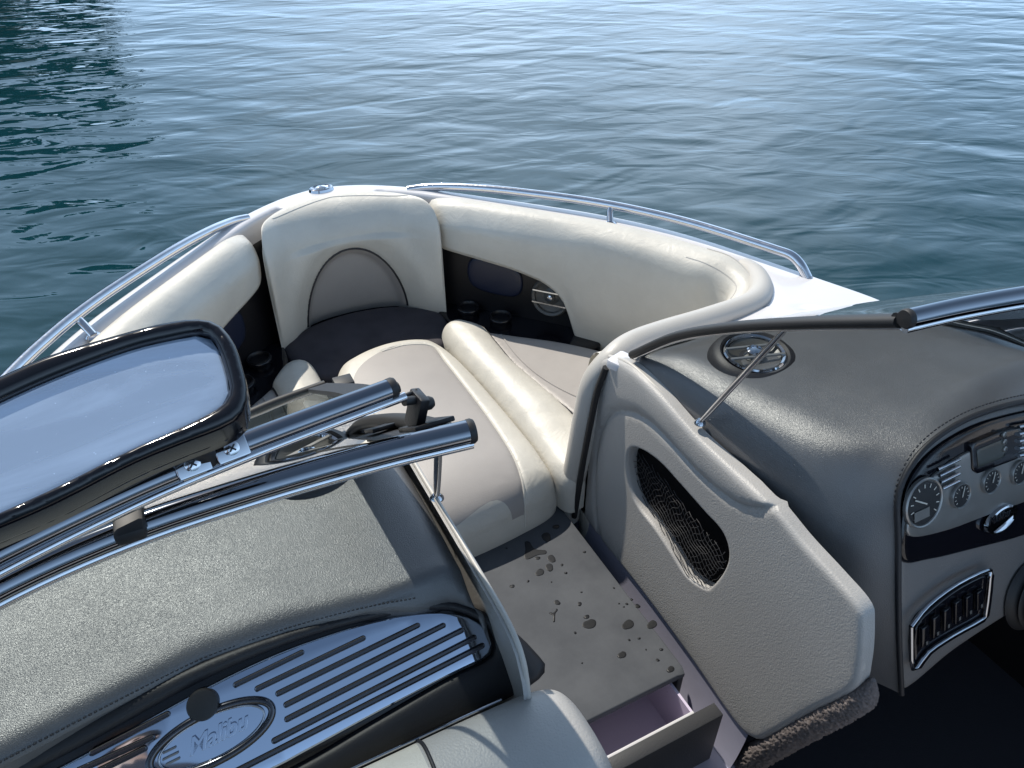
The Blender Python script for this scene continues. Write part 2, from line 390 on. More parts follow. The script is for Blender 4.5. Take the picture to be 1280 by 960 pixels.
# black recess with pocket, cup holders and loudspeaker under each side bolster
def recess(s):
    P = offs(HS, .135); k = (P[:, 0] > .24) & (P[:, 1] > -1.1); Q = P[k][::3]
    rows = [np.c_[Q[:, 0]*s, Q[:, 1], np.full(len(Q), z)] for z in (-.03, -.2, -.55)]
    w = lattice('side_recess', np.array(rows), 2, 1, M['black'], boat)
    # ledge the cup holders sit in
    led = arr((.29, -.33), (.40, -.38), (.52, -.52), (.66, -.68), (.72, -.82), (.60, -.84), (.42, -.66), (.30, -.52))
    pillow('cup_ledge', led*(s, 1), flatmap((0, 0, -.385), (1, 0, 0), (0, 1, 0), (0, 0, 1)), M['gloss'], boat, r=.01, depth=.05, sp=.03)
    for x, y in ((.376, -.446), (.452, -.560)):
        lathe('cup_holder', [(.036, 0), (.039, .006), (.0385, .010), (.035, .011), (.032, .008), (.031, -.002), (.029, -.0)], (s*x, y, -.366), (0, 0, 1), M['black'], boat)
        V, Fc = lathem([(.040, .0), (.042, .007), (.040, .013), (.036, .014), (.033, .010), (.032, -.015)], (s*x, y, -.372), (0, 0, 1)); 
        link('cup_rim', V, Fc[:-1], M['gloss'], boat)
    # pocket panel on the wall
    i = np.argmin(abs(P[:, 0]-.47)); c = P[i]; t = P[i+4]-P[i-4]; t /= np.linalg.norm(t); n = arr(t[1], -t[0])
    O = arr(s*(c[0]+n[0]*.012), c[1]+n[1]*.012, -.235); e1 = arr(s*t[0], t[1], 0)
    pillow('storage_pocket', arr((-.085, -.055), (.085, -.065), (.085, .04), (-.085, .055)), flatmap(O, e1, (0, 0, 1), (s*n[0], n[1], 0)), M['pocket'], boat, r=.01, depth=.01, sp=.02)
    # speaker
    i = np.argmin(abs(P[:, 0]-.615)); c = P[i]; t = P[i+4]-P[i-4]; t /= np.linalg.norm(t); n = arr(t[1], -t[0])
    O = arr(s*(c[0]+n[0]*.012), c[1]+n[1]*.012, -.27); ax = arr(s*n[0], n[1], .12)
    sp = lathe('bow_speaker', [(.070, -.012), (.072, .010), (.066, .018), (.058, .014), (.056, .004), (.03, -.004), (.016, .002), (.014, .01), (.001, .013)], O, ax, M['cone'], boat)
    up = arr(0, 0, 1); ax /= np.linalg.norm(ax); ri = np.cross(up, ax); ri /= np.linalg.norm(ri); up = np.cross(ax, ri)
    g = []
    for q in (.022, -.022):
        hw = math.sqrt(.066**2-q*q); g.append(boxm(O+up*q+ax*.022, (2*hw, .0045, .004), (ri, up, ax)))
    link('speaker_grille', *merge(g), M['steel'], sp, smooth=False)
    lathe('speaker_cap', [(.010, .014), (.009, .018), (.001, .021)], O, ax, M['steel'], sp)
recess(1); recess(-1)

# ================================================================ CUSHIONS (each lifts away)
def face_path():
    P = offs(HS, .19); P = P[(P[:, 0] > .305) & (P[:, 1] > -1.09)]
    c = cr(arr(P[-1], (.875, -1.195), (.83, -1.25), (.74, -1.275), (.60, -1.285), (.45, -1.292), (.355, -1.295)), 6)[1:]
    return np.vstack([P, c])
def out_path():
    P = offs(HS, .064); P = P[(P[:, 0] > .325) & (P[:, 1] > -1.16)]
    c = cr(arr(P[-1], (.95, -1.25), (.88, -1.325), (.80, -1.358), (.60, -1.372), (.45, -1.378), (.355, -1.38)), 6)[1:]
    return np.vstack([P, c])
def side_bolster(s, label):
    n = 26; A = resample(out_path(), .002); B = resample(face_path(), .002)
    # pair stations by parameter, corner matched to corner
    ia = np.interp(np.linspace(0, 1, n), (0, .60, .74, 1), (0, .64, .80, 1)); 
    a = A[(ia*(len(A)-1)).astype(int)]; ib = np.interp(np.linspace(0, 1, n), (0, .60, .74, 1), (0, .62, .76, 1)); b = B[(ib*(len(B)-1)).astype(int)]
    ctrl = []
    for k in range(n):
        o, f = a[k], b[k]; d = f-o; w = np.linalg.norm(d); d /= w
        # bottom edge: high over the recess, low aft of it
        y = f[1]; x = f[0]
        if y > -.60 and x < .9: zb = -.148-.04*(-.42-y)/.2 if y < -.42 else -.148
        elif y > -.76 and x < .75: zb = np.interp(-y, (.60, .66, .70, .735, .76), (-.186, -.205, -.235, -.29, -.38))
        else: zb = -.43
        zm = zb*.55-.03; zt = -.075
        endf = 1.0
        if k == 0: endf = .35
        if k == 1: endf = .85
        dz = -.05*min(1, max(0, (k-14)/5))
        sec = [(o+d*.012, -.16), (o, -.04), (o+d*.02, .004), (o+d*w*.35, .021*endf), (o+d*w*.72, .012*endf), (f+d*.004, zt*.55), (f+d*.004+d*.006*0, min(zt, zm+.03)),
               (f-d*.006, (zm+zb)/2), (f-d*.010, zb+.012), (f-d*.030, zb-.004), (f-d*.07, zb+.012)]
        sec = [(p, z+(dz if z > -.1 else 0)) for p, z in sec]
        if k == 0: sec = [(p*.0+(o*.5+f*.5)+(p-(o*.5+f*.5))*.75, z*.9-.01) for p, z in sec]
        ctrl.append([(s*p[0], p[1], z) for p, z in sec])
    # round the front end over
    first = np.array(ctrl[0]); c = first.mean(axis=0); cap = c+(first-c)*.45; fw = arr(s*-.02, .02, 0)
    ctrl = [list(c+(first-c)*.02+fw), list(cap+fw*.85)]+ctrl
    o = lattice('side_bolster', ctrl, 3, 5, M['cream'], None)
    bm = bmesh.new(); bm.from_mesh(o.data); bmesh.ops.recalc_face_normals(bm, faces=bm.faces); bm.to_mesh(o.data); bm.free()
    tag(o, label, 'backrest')
    return o, a, b
ob, A_, B_ = side_bolster(1, 'long cream padded bolster curving along the starboard bow above the recessed speaker')
op, _, _ = side_bolster(-1, 'cream padded bolster along the port bow, partly behind the mirror')
for o, s in ((ob, 1), (op, -1)):
    # welt seams that turn the corner at the aft end of the bolster
    for off_, nm in ((.30, 'welt_seam'), (.80, 'welt_seam')):
        pts = []
        for k in range(13, 26):
            p = A_[k]+(B_[k]-A_[k])*off_; h = {.30: .0195, .80: .004}[off_]-.05*min(1, max(0, (k-14)/5))
            pts.append((s*p[0], p[1], h))
        tube(nm, pts, .0028, M['trim'], o, n=4, seg=6)

# bow backrest with arched insert
def bow_back():
    bk = arr((-.262, -.35), (-.262, -.295), (-.222, -.21), (-.142, -.142), (-.05, -.108), (.05, -.108), (.142, -.142), (.222, -.21), (.270, -.305), (.280, -.375))
    bt = arr((-.290, -.372), (-.270, -.345), (-.20, -.275), (-.12, -.238), (-.04, -.225), (.04, -.225), (.12, -.238), (.20, -.275), (.285, -.365), (.305, -.402))
    ctrl = []
    n = len(bk)
    for i in range(n):
        o, f = bk[i], bt[i]; e = 1.0
        if i in (0, n-1): e = .25
        q = f-arr(0, .06) if 0 < i < n-1 else f
        def mx(t): return o+(f-o)*t
        aft = arr(0, -1.0)
        sec = [(o, -.2), (o, -.05), (mx(.04), .004*e), (mx(.4), .026*e), (mx(.85)+aft*.012*e, .004), (mx(1.05)+aft*.038*e, -.07), (mx(1.0)+aft*.040*e, -.16), (mx(1.0)+aft*.030*e, -.27), (mx(1.0)+aft*.018*e, -.37), (mx(1), -.42)]
        if i in (0, n-1):
            sec = [(o, -.2), (o, -.06), (mx(.1), -.025), (mx(.4), -.015), (mx(.8), -.03), (mx(.95), -.09), (mx(1), -.17), (mx(1), -.27), (mx(1), -.37), (mx(1), -.42)]
        ctrl.append([(p[0], p[1], z) for p, z in sec])
    cx, a, zc, hz = .012, .188, -.43, .30
    def sd(p): return (((p[..., 0]-cx)/a)**2+((p[..., 2]-zc)/hz)**2)
    def disp(G, nn):
        q = np.sqrt(sd(G)); front = (G[..., 1] < -.20) & (G[..., 2] < -.09)
        rec = np.clip((1.0-q)/.12, 0, 1); rec = rec*rec*(3-2*rec)
        puff = np.exp(-((q-1.30)/.22)**2)*.020
        groove = np.exp(-((q-1.0)/.03)**2)*.008
        G = G.copy(); dy = np.where(front, rec*.034-puff+groove, 0)
        G[..., 1] += dy
        # crease along the top crest
        return G
    o = lattice('bow_back_cushion', ctrl, 14, 10, [M['cream'], M['grey_seat']], None, disp=disp,
                facemat=lambda c: 1 if (((c[0]-cx)/a)**2+((c[2]-zc)/hz)**2 < 1 and c[1] < -.19 and c[2] < -.05) else 0)
    bm = bmesh.new(); bm.from_mesh(o.data); bmesh.ops.recalc_face_normals(bm, faces=bm.faces); bm.to_mesh(o.data)
    from mathutils.bvhtree import BVHTree
    bv = BVHTree.FromBMesh(bm); bm.free()
    tag(o, 'cream bow backrest with a grey arched insert edged in black piping', 'backrest')
    pts = []
    for k in range(49):
        t = math.pi*(k/48); x = cx+a*math.cos(t); z = zc+hz*math.sin(t)
        if z < -.395: continue
        h = bv.ray_cast(Vector((x, -.7, z)), Vector((0, 1, 0)))
        if h[0]: pts.append((h[0].x, h[0].y-.001, h[0].z))
    tube('piping', pts, .0042, M['dseam'], o, n=2, seg=8)
    # stitched seam along the crest
    pts = []
    for x in np.linspace(-.22, .24, 30):
        h = bv.ray_cast(Vector((x, -.165-1.25*x*x-.15*abs(x), .3)), Vector((0, 0, -1)))
        if h[0]: pts.append((h[0].x, h[0].y, h[0].z))
    tube('crest_seam', pts, .0018, M['trim'], o, n=2, seg=6)
bow_back()

H1 = lambda z: flatmap((0, 0, z), (1, 0, 0), (0, 1, 0), (0, 0, 1))
# dark bow filler cushion
o = pillow('bow_seat_cushion', arr((-.285, -.375), (-.20, -.285), (-.08, -.245), (.05, -.242), (.18, -.28), (.29, -.39), (.265, -.52), (.20, -.60), (.08, -.585), (-.04, -.58), (-.15, -.63), (-.24, -.56)), H1(-.385), M['dark_fabric'], r=.03, rh=.02, depth=.09, sp=.02)
tag(o, 'dark charcoal cushion at the very bow, in the shade of the arched backrest', 'seat cushion')
# centre filler cushion, cream with grey insert
gi = np.array([pz(u, v, -.345)[:2] for u, v in ((478, 441), (510, 432), (541, 432), (556, 450), (578, 478), (610, 520), (640, 566), (655, 600), (657, 628))])
gi = np.vstack([gi, arr((.05, -1.46), (-.17, -1.44), (-.19, -1.0), (-.135, -.72))])
centre_out = arr((-.165, -.62), (-.09, -.568), (.03, -.545), (.14, -.56), (.195, -.61), (.225, -.75), (.238, -1.0), (.24, -1.25), (.225, -1.36), (.10, -1.395), (-.10, -1.41), (-.20, -1.38), (-.225, -1.1), (-.215, -.8))
gi[9:, 1] = np.array([-1.37, -1.37, -1.0, -.72])
seam = gi[:9]
def hfc(P, d):
    k = np.clip((-P[:, 1]-1.22)/.18, 0, 1)
    return -.045*k*k+.012*np.sin(np.clip((P[:, 0]+.2)/.4, 0, 1)*math.pi)
gi2 = np.vstack([seam[:9], arr((.085, -1.392), (-.06, -1.402), (-.17, -1.385), (-.212, -1.1), (-.205, -.85), (-.12, -.66))])
o = pillow('centre_seat_cushion', centre_out, H1(-.355), [M['cream'], M['grey_seat']], r=.055, rh=.05, depth=.11, sp=.016, hf=hfc, regions=[(gi, 1)], seams=[(cr(seam, 4), .005, .006)], crown=.01, cw=.06, bulge=.012)
tag(o, 'wide cushion filling the bow walkway, grey centre with cream border', 'seat cushion')
pts = [(p[0], p[1], 0) for p in cr(seam, 6)]
def drape(o, pts, r, m, name, lift=.0008):
    from mathutils.bvhtree import BVHTree
    bm = bmesh.new(); bm.from_mesh(o.data); bv = BVHTree.FromBMesh(bm); bm.free(); q = []
    for p in pts:
        h = bv.ray_cast(Vector((p[0], p[1], 1)), Vector((0, 0, -1)))
        if h[0]: q.append((h[0].x, h[0].y, h[0].z+lift))
    return tube(name, q, r, m, o, n=2, seg=6)
drape(o, pts, .0032, M['cream'], 'piping')

# side seats: raised inboard roll, grey insert outboard of a dark seam
def side_seat(s, label):
    out = arr((.222, -.56), (.262, -.515), (.315, -.525), (.37, -.595), (.45, -.665), (.60, -.80), (.74, -.98), (.82, -1.15), (.80, -1.33), (.55, -1.40), (.33, -1.40), (.245, -1.385), (.238, -1.2), (.232, -.9), (.222, -.7))
    rollp = arr((.222, -.56), (.262, -.515), (.315, -.525), (.368, -.60), (.368, -.68), (.365, -.85), (.385, -1.02), (.40, -1.2), (.40, -1.40), (.33, -1.40), (.245, -1.385), (.238, -1.2), (.232, -.9), (.222, -.7))
    seam = cr(arr((.372, -.60), (.365, -.68), (.362, -.80), (.378, -.95), (.40, -1.10), (.415, -1.25), (.42, -1.38)), 5)
    ins = arr((.375, -.615), (.368, -.70), (.366, -.82), (.382, -.95), (.404, -1.10), (.418, -1.25), (.42, -1.39), (.55, -1.39), (.80, -1.32), (.81, -1.15), (.73, -.98), (.59, -.81), (.45, -.68))
    rp = resample(cr(rollp, 6, True), .01, True)
    def hf(P, d):
        Q = P*(s, 1); ins_ = inpoly(Q, rp); dd = dist(Q, rp); w = .12
        h = .047*np.sqrt(np.clip(1-(1-np.clip(dd/w, 0, 1))**2, 0, 1))*ins_
        # roll sinks towards its aft end and nose
        f = np.clip((Q[:, 1]+1.45)/.35, .55, 1)*np.clip((-.50-Q[:, 1])/.12+.55, .4, 1)
        wr = .0014*np.sin(Q[:, 1]*60+Q[:, 0]*25)*np.sin(Q[:, 1]*23)*ins_   # soft wrinkles in the roll
        return h*f+wr
    o = pillow('side_seat_cushion', out*(s, 1), H1(-.368), [M['cream'], M['grey_seat']], r=.035, depth=.09, sp=.014, hf=hf, regions=[(ins*(s, 1), 1)], seams=[(seam*(s, 1), .006, .005)])
    tag(o, label, 'seat cushion')
    drape(o, [(s*p[0], p[1]) for p in seam], .0036, M['dseam'], 'piping')
    inner = cr(arr((.405, -.66), (.395, -.80), (.405, -.93), (.44, -1.05), (.50, -1.16), (.58, -1.25)), 5)
    drape(o, [(s*p[0], p[1]) for p in inner], .003, M['grey_seat'], 'insert_seam')
    return o
side_seat(1, 'cream starboard bow seat cushion with a fat raised roll and grey seat')
side_seat(-1, 'port bow seat cushion with a short cream roll, mostly behind the folded windshield')

# grey-beige roll that caps the aft bulkhead and turns down the walkway corner
def cap_roll(s):
    path = cr(arr((.99, -1.14, -.03), (.965, -1.215, -.016), (.905, -1.30, -.006), (.82, -1.352, .0), (.66, -1.375, .008), (.5, -1.39, .018), (.40, -1.405, .022), (.335, -1.422, .008), (.300, -1.41, -.05), (.290, -1.40, -.14), (.286, -1.382, -.30), (.284, -1.365, -.42), (.284, -1.35, -.56)), 5)
    path = path*(s, 1, 1)
    return tube('coaming_roll', path, .034, M['trim'], boat, raw=True, seg=24)
cap_roll(1); cap_roll(-1)
for s in (1, -1):
    box('bulkhead', (s*.66, -1.40, -.36), (.72, .06, .68), M['cream'] , boat, bev=.02)
box('corner_cap', (.318, -1.482, .044), (.06, .05, .024), M['gel'], boat, bev=.006, ax=((.9, .3, .0), (-.3, .9, 0), (0, 0, 1)))
tube('corner_gasket', [(.290, -1.462, .026), (.282, -1.447, -.05), (.278, -1.436, -.15), (.276, -1.418, -.3), (.276, -1.395, -.52)], .008, M['rubber'], boat)
# ================================================================ STARBOARD SIDE PANEL (padded, with net pocket)
PX = .300
def yz(u, v): p = pX(u, v, PX); return (p[1], p[2])
# local sheet: a = y, b = z ; h points to port (-x)
def pmap(P, h): return np.c_[PX-np.array(h), P[:, 0], P[:, 1]]
pan = [yz(u, v) for u, v in ((762, 449), (785, 458), (820, 490), (868, 543), (915, 588), (962, 632), (1000, 678), (1040, 722), (1072, 760), (1077, 785), (1074, 835), (1062, 866), (1010, 893), (960, 922), (940, 924), (915, 900), (860, 820), (800, 738), (745, 668), (709, 612), (712, 585), (722, 545), (735, 490), (746, 456))]
hole = [yz(u, v) for u, v in ((786, 563), (800, 562), (824, 578), (850, 606), (880, 640), (902, 665), (910, 690), (905, 712), (890, 732), (880, 735), (858, 720), (838, 690), (818, 660), (798, 634), (788, 612), (783, 585))]
inner = [yz(u, v) for u, v in ((752, 690), (744, 640), (744, 580), (752, 536), (766, 517), (785, 515), (808, 526), (835, 552), (870, 590), (905, 620), (932, 634), (968, 634))]
roll = [yz(u, v) for u, v in ((752, 450), (785, 460), (830, 500), (880, 553), (925, 598), (964, 632), (935, 632), (905, 616), (868, 584), (835, 546), (808, 520), (785, 509), (765, 510), (748, 528), (738, 560), (730, 530))]
rollp = resample(cr(np.array(roll), 6, True), .01, True)
def hfp(P, d):
    k = inpoly(P, rollp); dd = dist(P, rollp)
    return .0065*np.sqrt(np.clip(1-(1-np.clip(dd/.035, 0, 1))**2, 0, 1))*k
o = pillow('side_panel', pan, pmap, M['panel'], boat, r=.014, rh=.010, hk=2.6, depth=.02, holes=[hole], sp=.014, seams=[(cr(np.array(inner), 5), .007, .006)], hf=hfp)
# piping along the top edge
top = [pX(u, v, PX+.012) for u, v in ((762, 446), (787, 455), (822, 487), (871, 541), (918, 586), (965, 631), (1003, 677), (1043, 721), (1075, 760), (1080, 786), (1077, 835))]
tube('edge_piping', top, .0055, M['trim'], o)
# black block painted in for the shade inside the pocket
box('pocket_shade_block', (.40, -1.74, -.20), (.14, .48, .42), M['dark'], boat, bev=.01)
# elastic net
hp = resample(cr(np.array(hole), 6, True), .012, True)
g = []; c0 = hp.mean(0)
rng = np.random.RandomState(3)
for ang, cnt in ((R(20), 27), (R(-62), 27)):
    d = arr(math.cos(ang), math.sin(ang)); nn = arr(-d[1], d[0])
    for q in np.linspace(-.16, .16, cnt):
        pts = []
        for t in np.linspace(-.24, .24, 40):
            p = c0+d*t+nn*(q+.004*math.sin(t*45+q*60)+.003*math.sin(t*110+q*30))
            if inpoly(p[None], hp)[0] and (p[1] < -.15): pts.append((PX+.012+.012*math.sin(t*9), p[0], p[1]))
        if len(pts) > 3: g.append(tubemesh(pts, .0008, seg=5, n=1))
hem0 = [(PX+.008, p[0]+0, p[1]) for p in [yz(787, 612), yz(805, 622), yz(840, 640), yz(870, 655), yz(895, 665)]]
net = link('cargo_net', *merge(g), M['net']); tag(net, 'black elastic cord net stretched across the opening of the grey side panel', 'net')
# port side panel: seen on edge
def yzl(y, z): return (y, z)
XP = -.255
pp = [(-1.47, .09), (-1.60, .140), (-1.78, .150), (-1.98, .154), (-2.07, .150), (-2.112, .12), (-2.13, .02), (-2.09, -.35), (-2.06, -.56), (-1.5, -.54), (-1.36, -.5), (-1.38, -.2), (-1.42, .0)]
def pmap2(P, h): return np.c_[XP+.0+np.array(h), P[:, 0], P[:, 1]]
ppo = pillow('side_panel', pp, pmap2, M['panel'], boat, r=.010, rh=.006, depth=.008, sp=.03)
tube('edge_piping', [(XP-.006, y, z+.001) for y, z in ((-1.47, .09), (-1.60, .141), (-1.78, .151), (-1.98, .155), (-2.07, .151), (-2.112, .122), (-2.13, .05))], .004, M['trim'], ppo)
# carpet-wrapped edge under the starboard panel
cp = cr(arr(*[pX(u, v, .328) for u, v in ((880, 985), (945, 945), (1000, 912), (1045, 888), (1078, 868), (1092, 850))]), 40)
V, Fc = tubemesh(cp, [.027, .027, .027, .026, .024, .004], seg=60, raw=True)
rng = np.random.RandomState(2); V = np.array(V); cc = np.repeat(cp, 60, axis=0); V = V+(V-cc)*(rng.rand(len(V), 1)*.22-.08)
link('carpet_edge', V, Fc, M['carpet2'], boat)
# ================================================================ HELM (starboard console)
HP = (0, -2.158, 0); HN = (0, -.928, .371); E2 = arr(0, .371, .928)
def hq(u, v):
    p = onp(u, v, HP, HN); return (p[0], (p-arr(*HP))@E2)
hmap = lambda off=0: flatmap(arr(*HP)+arr(*HN)*off, (1, 0, 0), E2, HN)
def h3(u, v, off=0): return onp(u, v, arr(*HP)+arr(*HN)*off, HN)
rimpx = [(1127, 868), (1124, 800), (1123, 740), (1123, 680), (1122, 628), (1131, 596), (1152, 564), (1185, 537), (1228, 516), (1290, 500), (1360, 495)]
RIM = [h3(u, v) for u, v in rimpx]
S = [
 [(.33, -1.50, -.12), (.315, -1.50, -.02), (.318, -1.50, .03), (.326, -1.505, .05), (.343, -1.51, .072), (.375, -1.525, .086), (.43, -1.535, .093), (.55, -1.542, .098), (.70, -1.562, .100), (.86, -1.612, .10), (1.06, -1.77, .092)],
 [(.33, -1.62, -.12), (.316, -1.62, -.02), (.320, -1.62, .035), (.330, -1.62, .07), (.350, -1.62, .10), (.385, -1.62, .118), (.44, -1.63, .124), (.56, -1.64, .130), (.71, -1.66, .134), (.88, -1.72, .125), (1.09, -1.84, .095)],
 [(.335, -1.80, -.15), (.325, -1.80, -.04), (.330, -1.80, .03), (.342, -1.80, .078), (.365, -1.80, .115), (.402, -1.80, .136), (.46, -1.80, .145), (.58, -1.80, .155), (.73, -1.82, .162), (.91, -1.85, .15), (1.12, -1.92, .095)],
 [(.345, -1.98, -.20), (.340, -1.98, -.08), (.348, -1.98, .01), (.360, -1.98, .07), (.385, -1.98, .118), (.425, -1.98, .150), (.48, -1.97, .165), (.60, -1.96, .182), (.75, -1.96, .19), (.94, -1.97, .175), (1.14, -2.0, .10)],
 [(.38, -2.14, -.25), (.380, -2.12, -.12), (.388, -2.10, -.03), (.398, -2.08, .045), (.418, -2.07, .10), (.450, -2.055, .148), (.505, -2.045, .176), (.615, -2.03, .198), (.76, -2.02, .207), (.95, -2.03, .19), (1.15, -2.06, .10)],
 [tuple(p) for p in RIM],
]
dt = lattice('dash_top', S, 10, 10, M['dash'], boat)
bm = bmesh.new(); bm.from_mesh(dt.data); bmesh.ops.recalc_face_normals(bm, faces=bm.faces)
from mathutils.bvhtree import BVHTree
BV = BVHTree.FromBMesh(bm); bm.to_mesh(dt.data); bm.free()
tube('rim_piping', [h3(u, v, .003) for u, v in rimpx], .005, M['dash_smooth'], dt)
# stitching just outside the rim
st = []
sp_ = resample(cr(arr(*[h3(u-2, v-4, .0) for u, v in rimpx[3:]]), 8), .0095)
for i in range(len(sp_)-1):
    a = sp_[i]; b = a+(sp_[i+1]-a)*.55; st.append(tubemesh([a+arr(0, .004, .004), b+arr(0, .004, .004)], .0013, seg=5, smooth=False))
link('stitching', *merge(st), M['dseam'], dt)
# face of the helm
facepx = [(1129, 868), (1126, 800), (1125, 740), (1125, 680), (1124, 630), (1133, 598), (1154, 566), (1187, 540), (1230, 519), (1290, 504), (1400, 500), (1400, 700), (1283, 762), (1200, 815)]
helm = pillow('helm_face', [hq(u, v) for u, v in facepx], hmap(-.004), M['helm'], boat, r=.02, rh=.012, depth=.03, sp=.03)
blk = pillow('instrument_surround', [hq(u, v) for u, v in ((1127, 700), (1128, 640), (1136, 604), (1156, 573), (1189, 547), (1231, 527), (1290, 512), (1330, 508), (1330, 640), (1283, 668), (1215, 687), (1160, 700))], hmap(.004), M['gloss'], helm, r=.008, depth=.012, sp=.02)
pillow('gauge_plate', [hq(u, v) for u, v in ((1131, 668), (1134, 636), (1150, 606), (1178, 580), (1212, 560), (1250, 546), (1300, 534), (1330, 528), (1330, 590), (1283, 622), (1230, 642), (1175, 662))], hmap(.009), M['brushed'], helm, r=.003, depth=.006, sp=.02)
def gauge(u, v, rr, big=False):
    O = h3(u, v, .010)
    g = lathe('gauge', [(rr*1.06, -.002), (rr*1.06, .004), (rr*1.0, .006), (rr*.95, .005), (rr*.92, .002)], O, HN, M['brushed'], helm, e=(1, 0, 0))
    lathe('gauge_dial', [(rr*.905, .004), (.001, .0045)], O, HN, M['black'], g, e=(1, 0, 0))
    tk = []
    for k in range(11):
        a = R(-40+k*26); d = arr(math.cos(a), 0, 0)+E2*math.sin(a); w = np.cross(d, arr(*HN))
        tk.append(boxm(O+d*rr*.74+arr(*HN)*.0052, (rr*.16, rr*.035, .0008), (d, w, HN)))
    link('gauge_tick', *merge(tk), M['stitch'], g, smooth=False)
    a = R(150 if big else 70); d = arr(math.cos(a), 0, 0)+E2*math.sin(a); w = np.cross(d, arr(*HN))
    link('gauge_needle', *boxm(O+d*rr*.3+arr(*HN)*.0065, (rr*.75, rr*.06, .001), (d, w, HN)), M['cream'], g, smooth=False)
    if big: 
        e1 = arr(1, 0, 0)
        link('gauge_display', *boxm(O-E2*rr*.42-e1*rr*.2+arr(*HN)*.0056, (rr*.85, rr*.42, .001), (e1, E2, HN)), M['brushed'], g, smooth=False)
gauge(1153, 628, .043, True)
gauge(1199, 619, .0225); gauge(1237, 601, .0225); gauge(1273, 590, .0225)
# display with three round buttons
def quadp(pts, off, m, name, parent, r=.004, dep=.006, n=1, **k): return pillow(name, [hq(u, v) for u, v in pts], hmap(off), m, parent, r=r, depth=dep, sp=.01, n=n, **k)
dsp = quadp(((1206, 553), (1240, 539), (1266, 532), (1270, 536), (1270, 566), (1264, 572), (1215, 590), (1208, 586)), .012, M['gloss'], 'display_unit', helm, r=.003)
quadp(((1212, 560), (1246, 546), (1248, 568), (1214, 582)), .0135, M['screen'], 'display_glass', dsp, r=.001, dep=.002)
for (u, v) in ((1254, 543), (1254.5, 552), (1255, 561)):
    lathe('display_button', [(.0052, 0), (.005, .003), (.0035, .0035), (.0032, .0022), (.001, .0024)], h3(u, v, .0125), HN, M['brushed'], dsp, seg=20)
# chrome louvres left and right of the display
for k in range(4):
    a = h3(1172+k*2, 590+k*8-3, .014); b = h3(1199-k*.2, 574+k*9, .014)
    tube('plate_rib', [a, b], .0032, M['chrome'], helm, smooth=False)
for k in range(5):
    a = h3(1273, 534+k*9, .014); b = h3(1300, 528+k*9, .014)
    tube('plate_rib', [a, b], .0034, M['chrome'], helm, smooth=False)
# oval script badge under the gauges
bd = lathe('oval_badge', [(.001, .006), (.018, .006), (.021, .008), (.024, .007), (.025, 0)], h3(1249, 648, .008), HN, M['chrome'], helm, sx=1.75, e=(1, 0, .12))
def textobj(name, s, size, O, ex, ey, m, parent, ext=.001, shear=.3, bev=.0004, align='CENTER', offset=0):
    cu = bpy.data.curves.new(name, 'FONT'); cu.body = s; cu.size = size; cu.extrude = ext; cu.bevel_depth = bev; cu.shear = shear; cu.align_x = align; cu.align_y = 'CENTER'; cu.offset = offset
    cu.materials.append(m); o = bpy.data.objects.new(name, cu); COL.objects.link(o)
    ex = Vector(ex).normalized(); ey = Vector(ey); ey = (ey-ex*ey.dot(ex)).normalized(); ez = ex.cross(ey)
    Mx = Matrix((ex, ey, ez)).transposed().to_4x4(); Mx.translation = Vector(O)
    if parent is not None:
        o.parent = parent; p = Vector((0, 0, 0)); q = parent
        while q: p += q.location; q = q.parent
        Mx.translation -= p
    o.matrix_basis = Mx
    bpy.context.view_layer.update()
    me = bpy.data.meshes.new_from_object(o.evaluated_get(bpy.context.evaluated_depsgraph_get()))
    p_ = o.parent; bpy.data.objects.remove(o); o = bpy.data.objects.new(name, me); COL.objects.link(o); o.parent = p_; o.matrix_basis = Mx
    return o
textobj('badge_lettering', 'Malibu', .022, h3(1249, 647, .0165), (1, 0, 0), E2, M['gloss'], bd, ext=.0006)
# switch panel: arched chrome frame with six rockers
spx = ((1139, 783), (1160, 757), (1195, 731), (1234, 713), (1237, 722), (1232, 765), (1226, 775), (1190, 795), (1160, 815), (1141, 836))
sw = pillow('switch_panel', [hq(u, v) for u, v in spx], hmap(.010), M['gloss'], helm, r=.004, depth=.01, sp=.015, n=3)
fr = [h3(u, v, .014) for u, v in spx]; fr.append(fr[0]); tube('switch_frame', fr, .0042, M['chrome'], sw, n=3)
for k in range(6):
    t = (k+.5)/6; u = 1146+t*82; vt = np.interp(u, (1139, 1160, 1195, 1234), (786, 762, 737, 720)); vb = np.interp(u, (1141, 1160, 1190, 1230), (830, 811, 791, 766))
    a = h3(u, vt+8, .012); b = h3(u, vb-9, .012); c = (a+b)/2; d = b-a; L_ = np.linalg.norm(d); d /= L_; w = np.cross(d, arr(*HN))
    rk = box('rocker_switch', c+arr(*HN)*.004, (L_*.8, .019, .008), M['gloss'], sw, bev=.002, ax=(d, w, HN))
    link('rocker_mark', *boxm(c+d*L_*.22+arr(*HN)*.0095, (.007, .005, .0006), (d, w, HN)), M['brushed'], rk, smooth=False)
# steering column bellows and a sliver of wheel
O = h3(1288, 742, .0); prof = [(.078, 0)]
for k in range(8): prof += [(.072-.003*k, .008+k*.012), (.063-.003*k, .014+k*.012)]
prof += [(.045, .115), (.001, .118)]
lathe('steering_column', prof, O, HN, M['rubber'], helm)
# lower closing panel below the helm and footwell darkness
box('footwell_panel', (.80, -2.02, -.42), (.66, .04, .58), M['dash_smooth'], boat, bev=.01)
lw2 = [(.36, -2.0, -.72), (.37, -2.1, -.5), (.38, -2.22, -.25)]

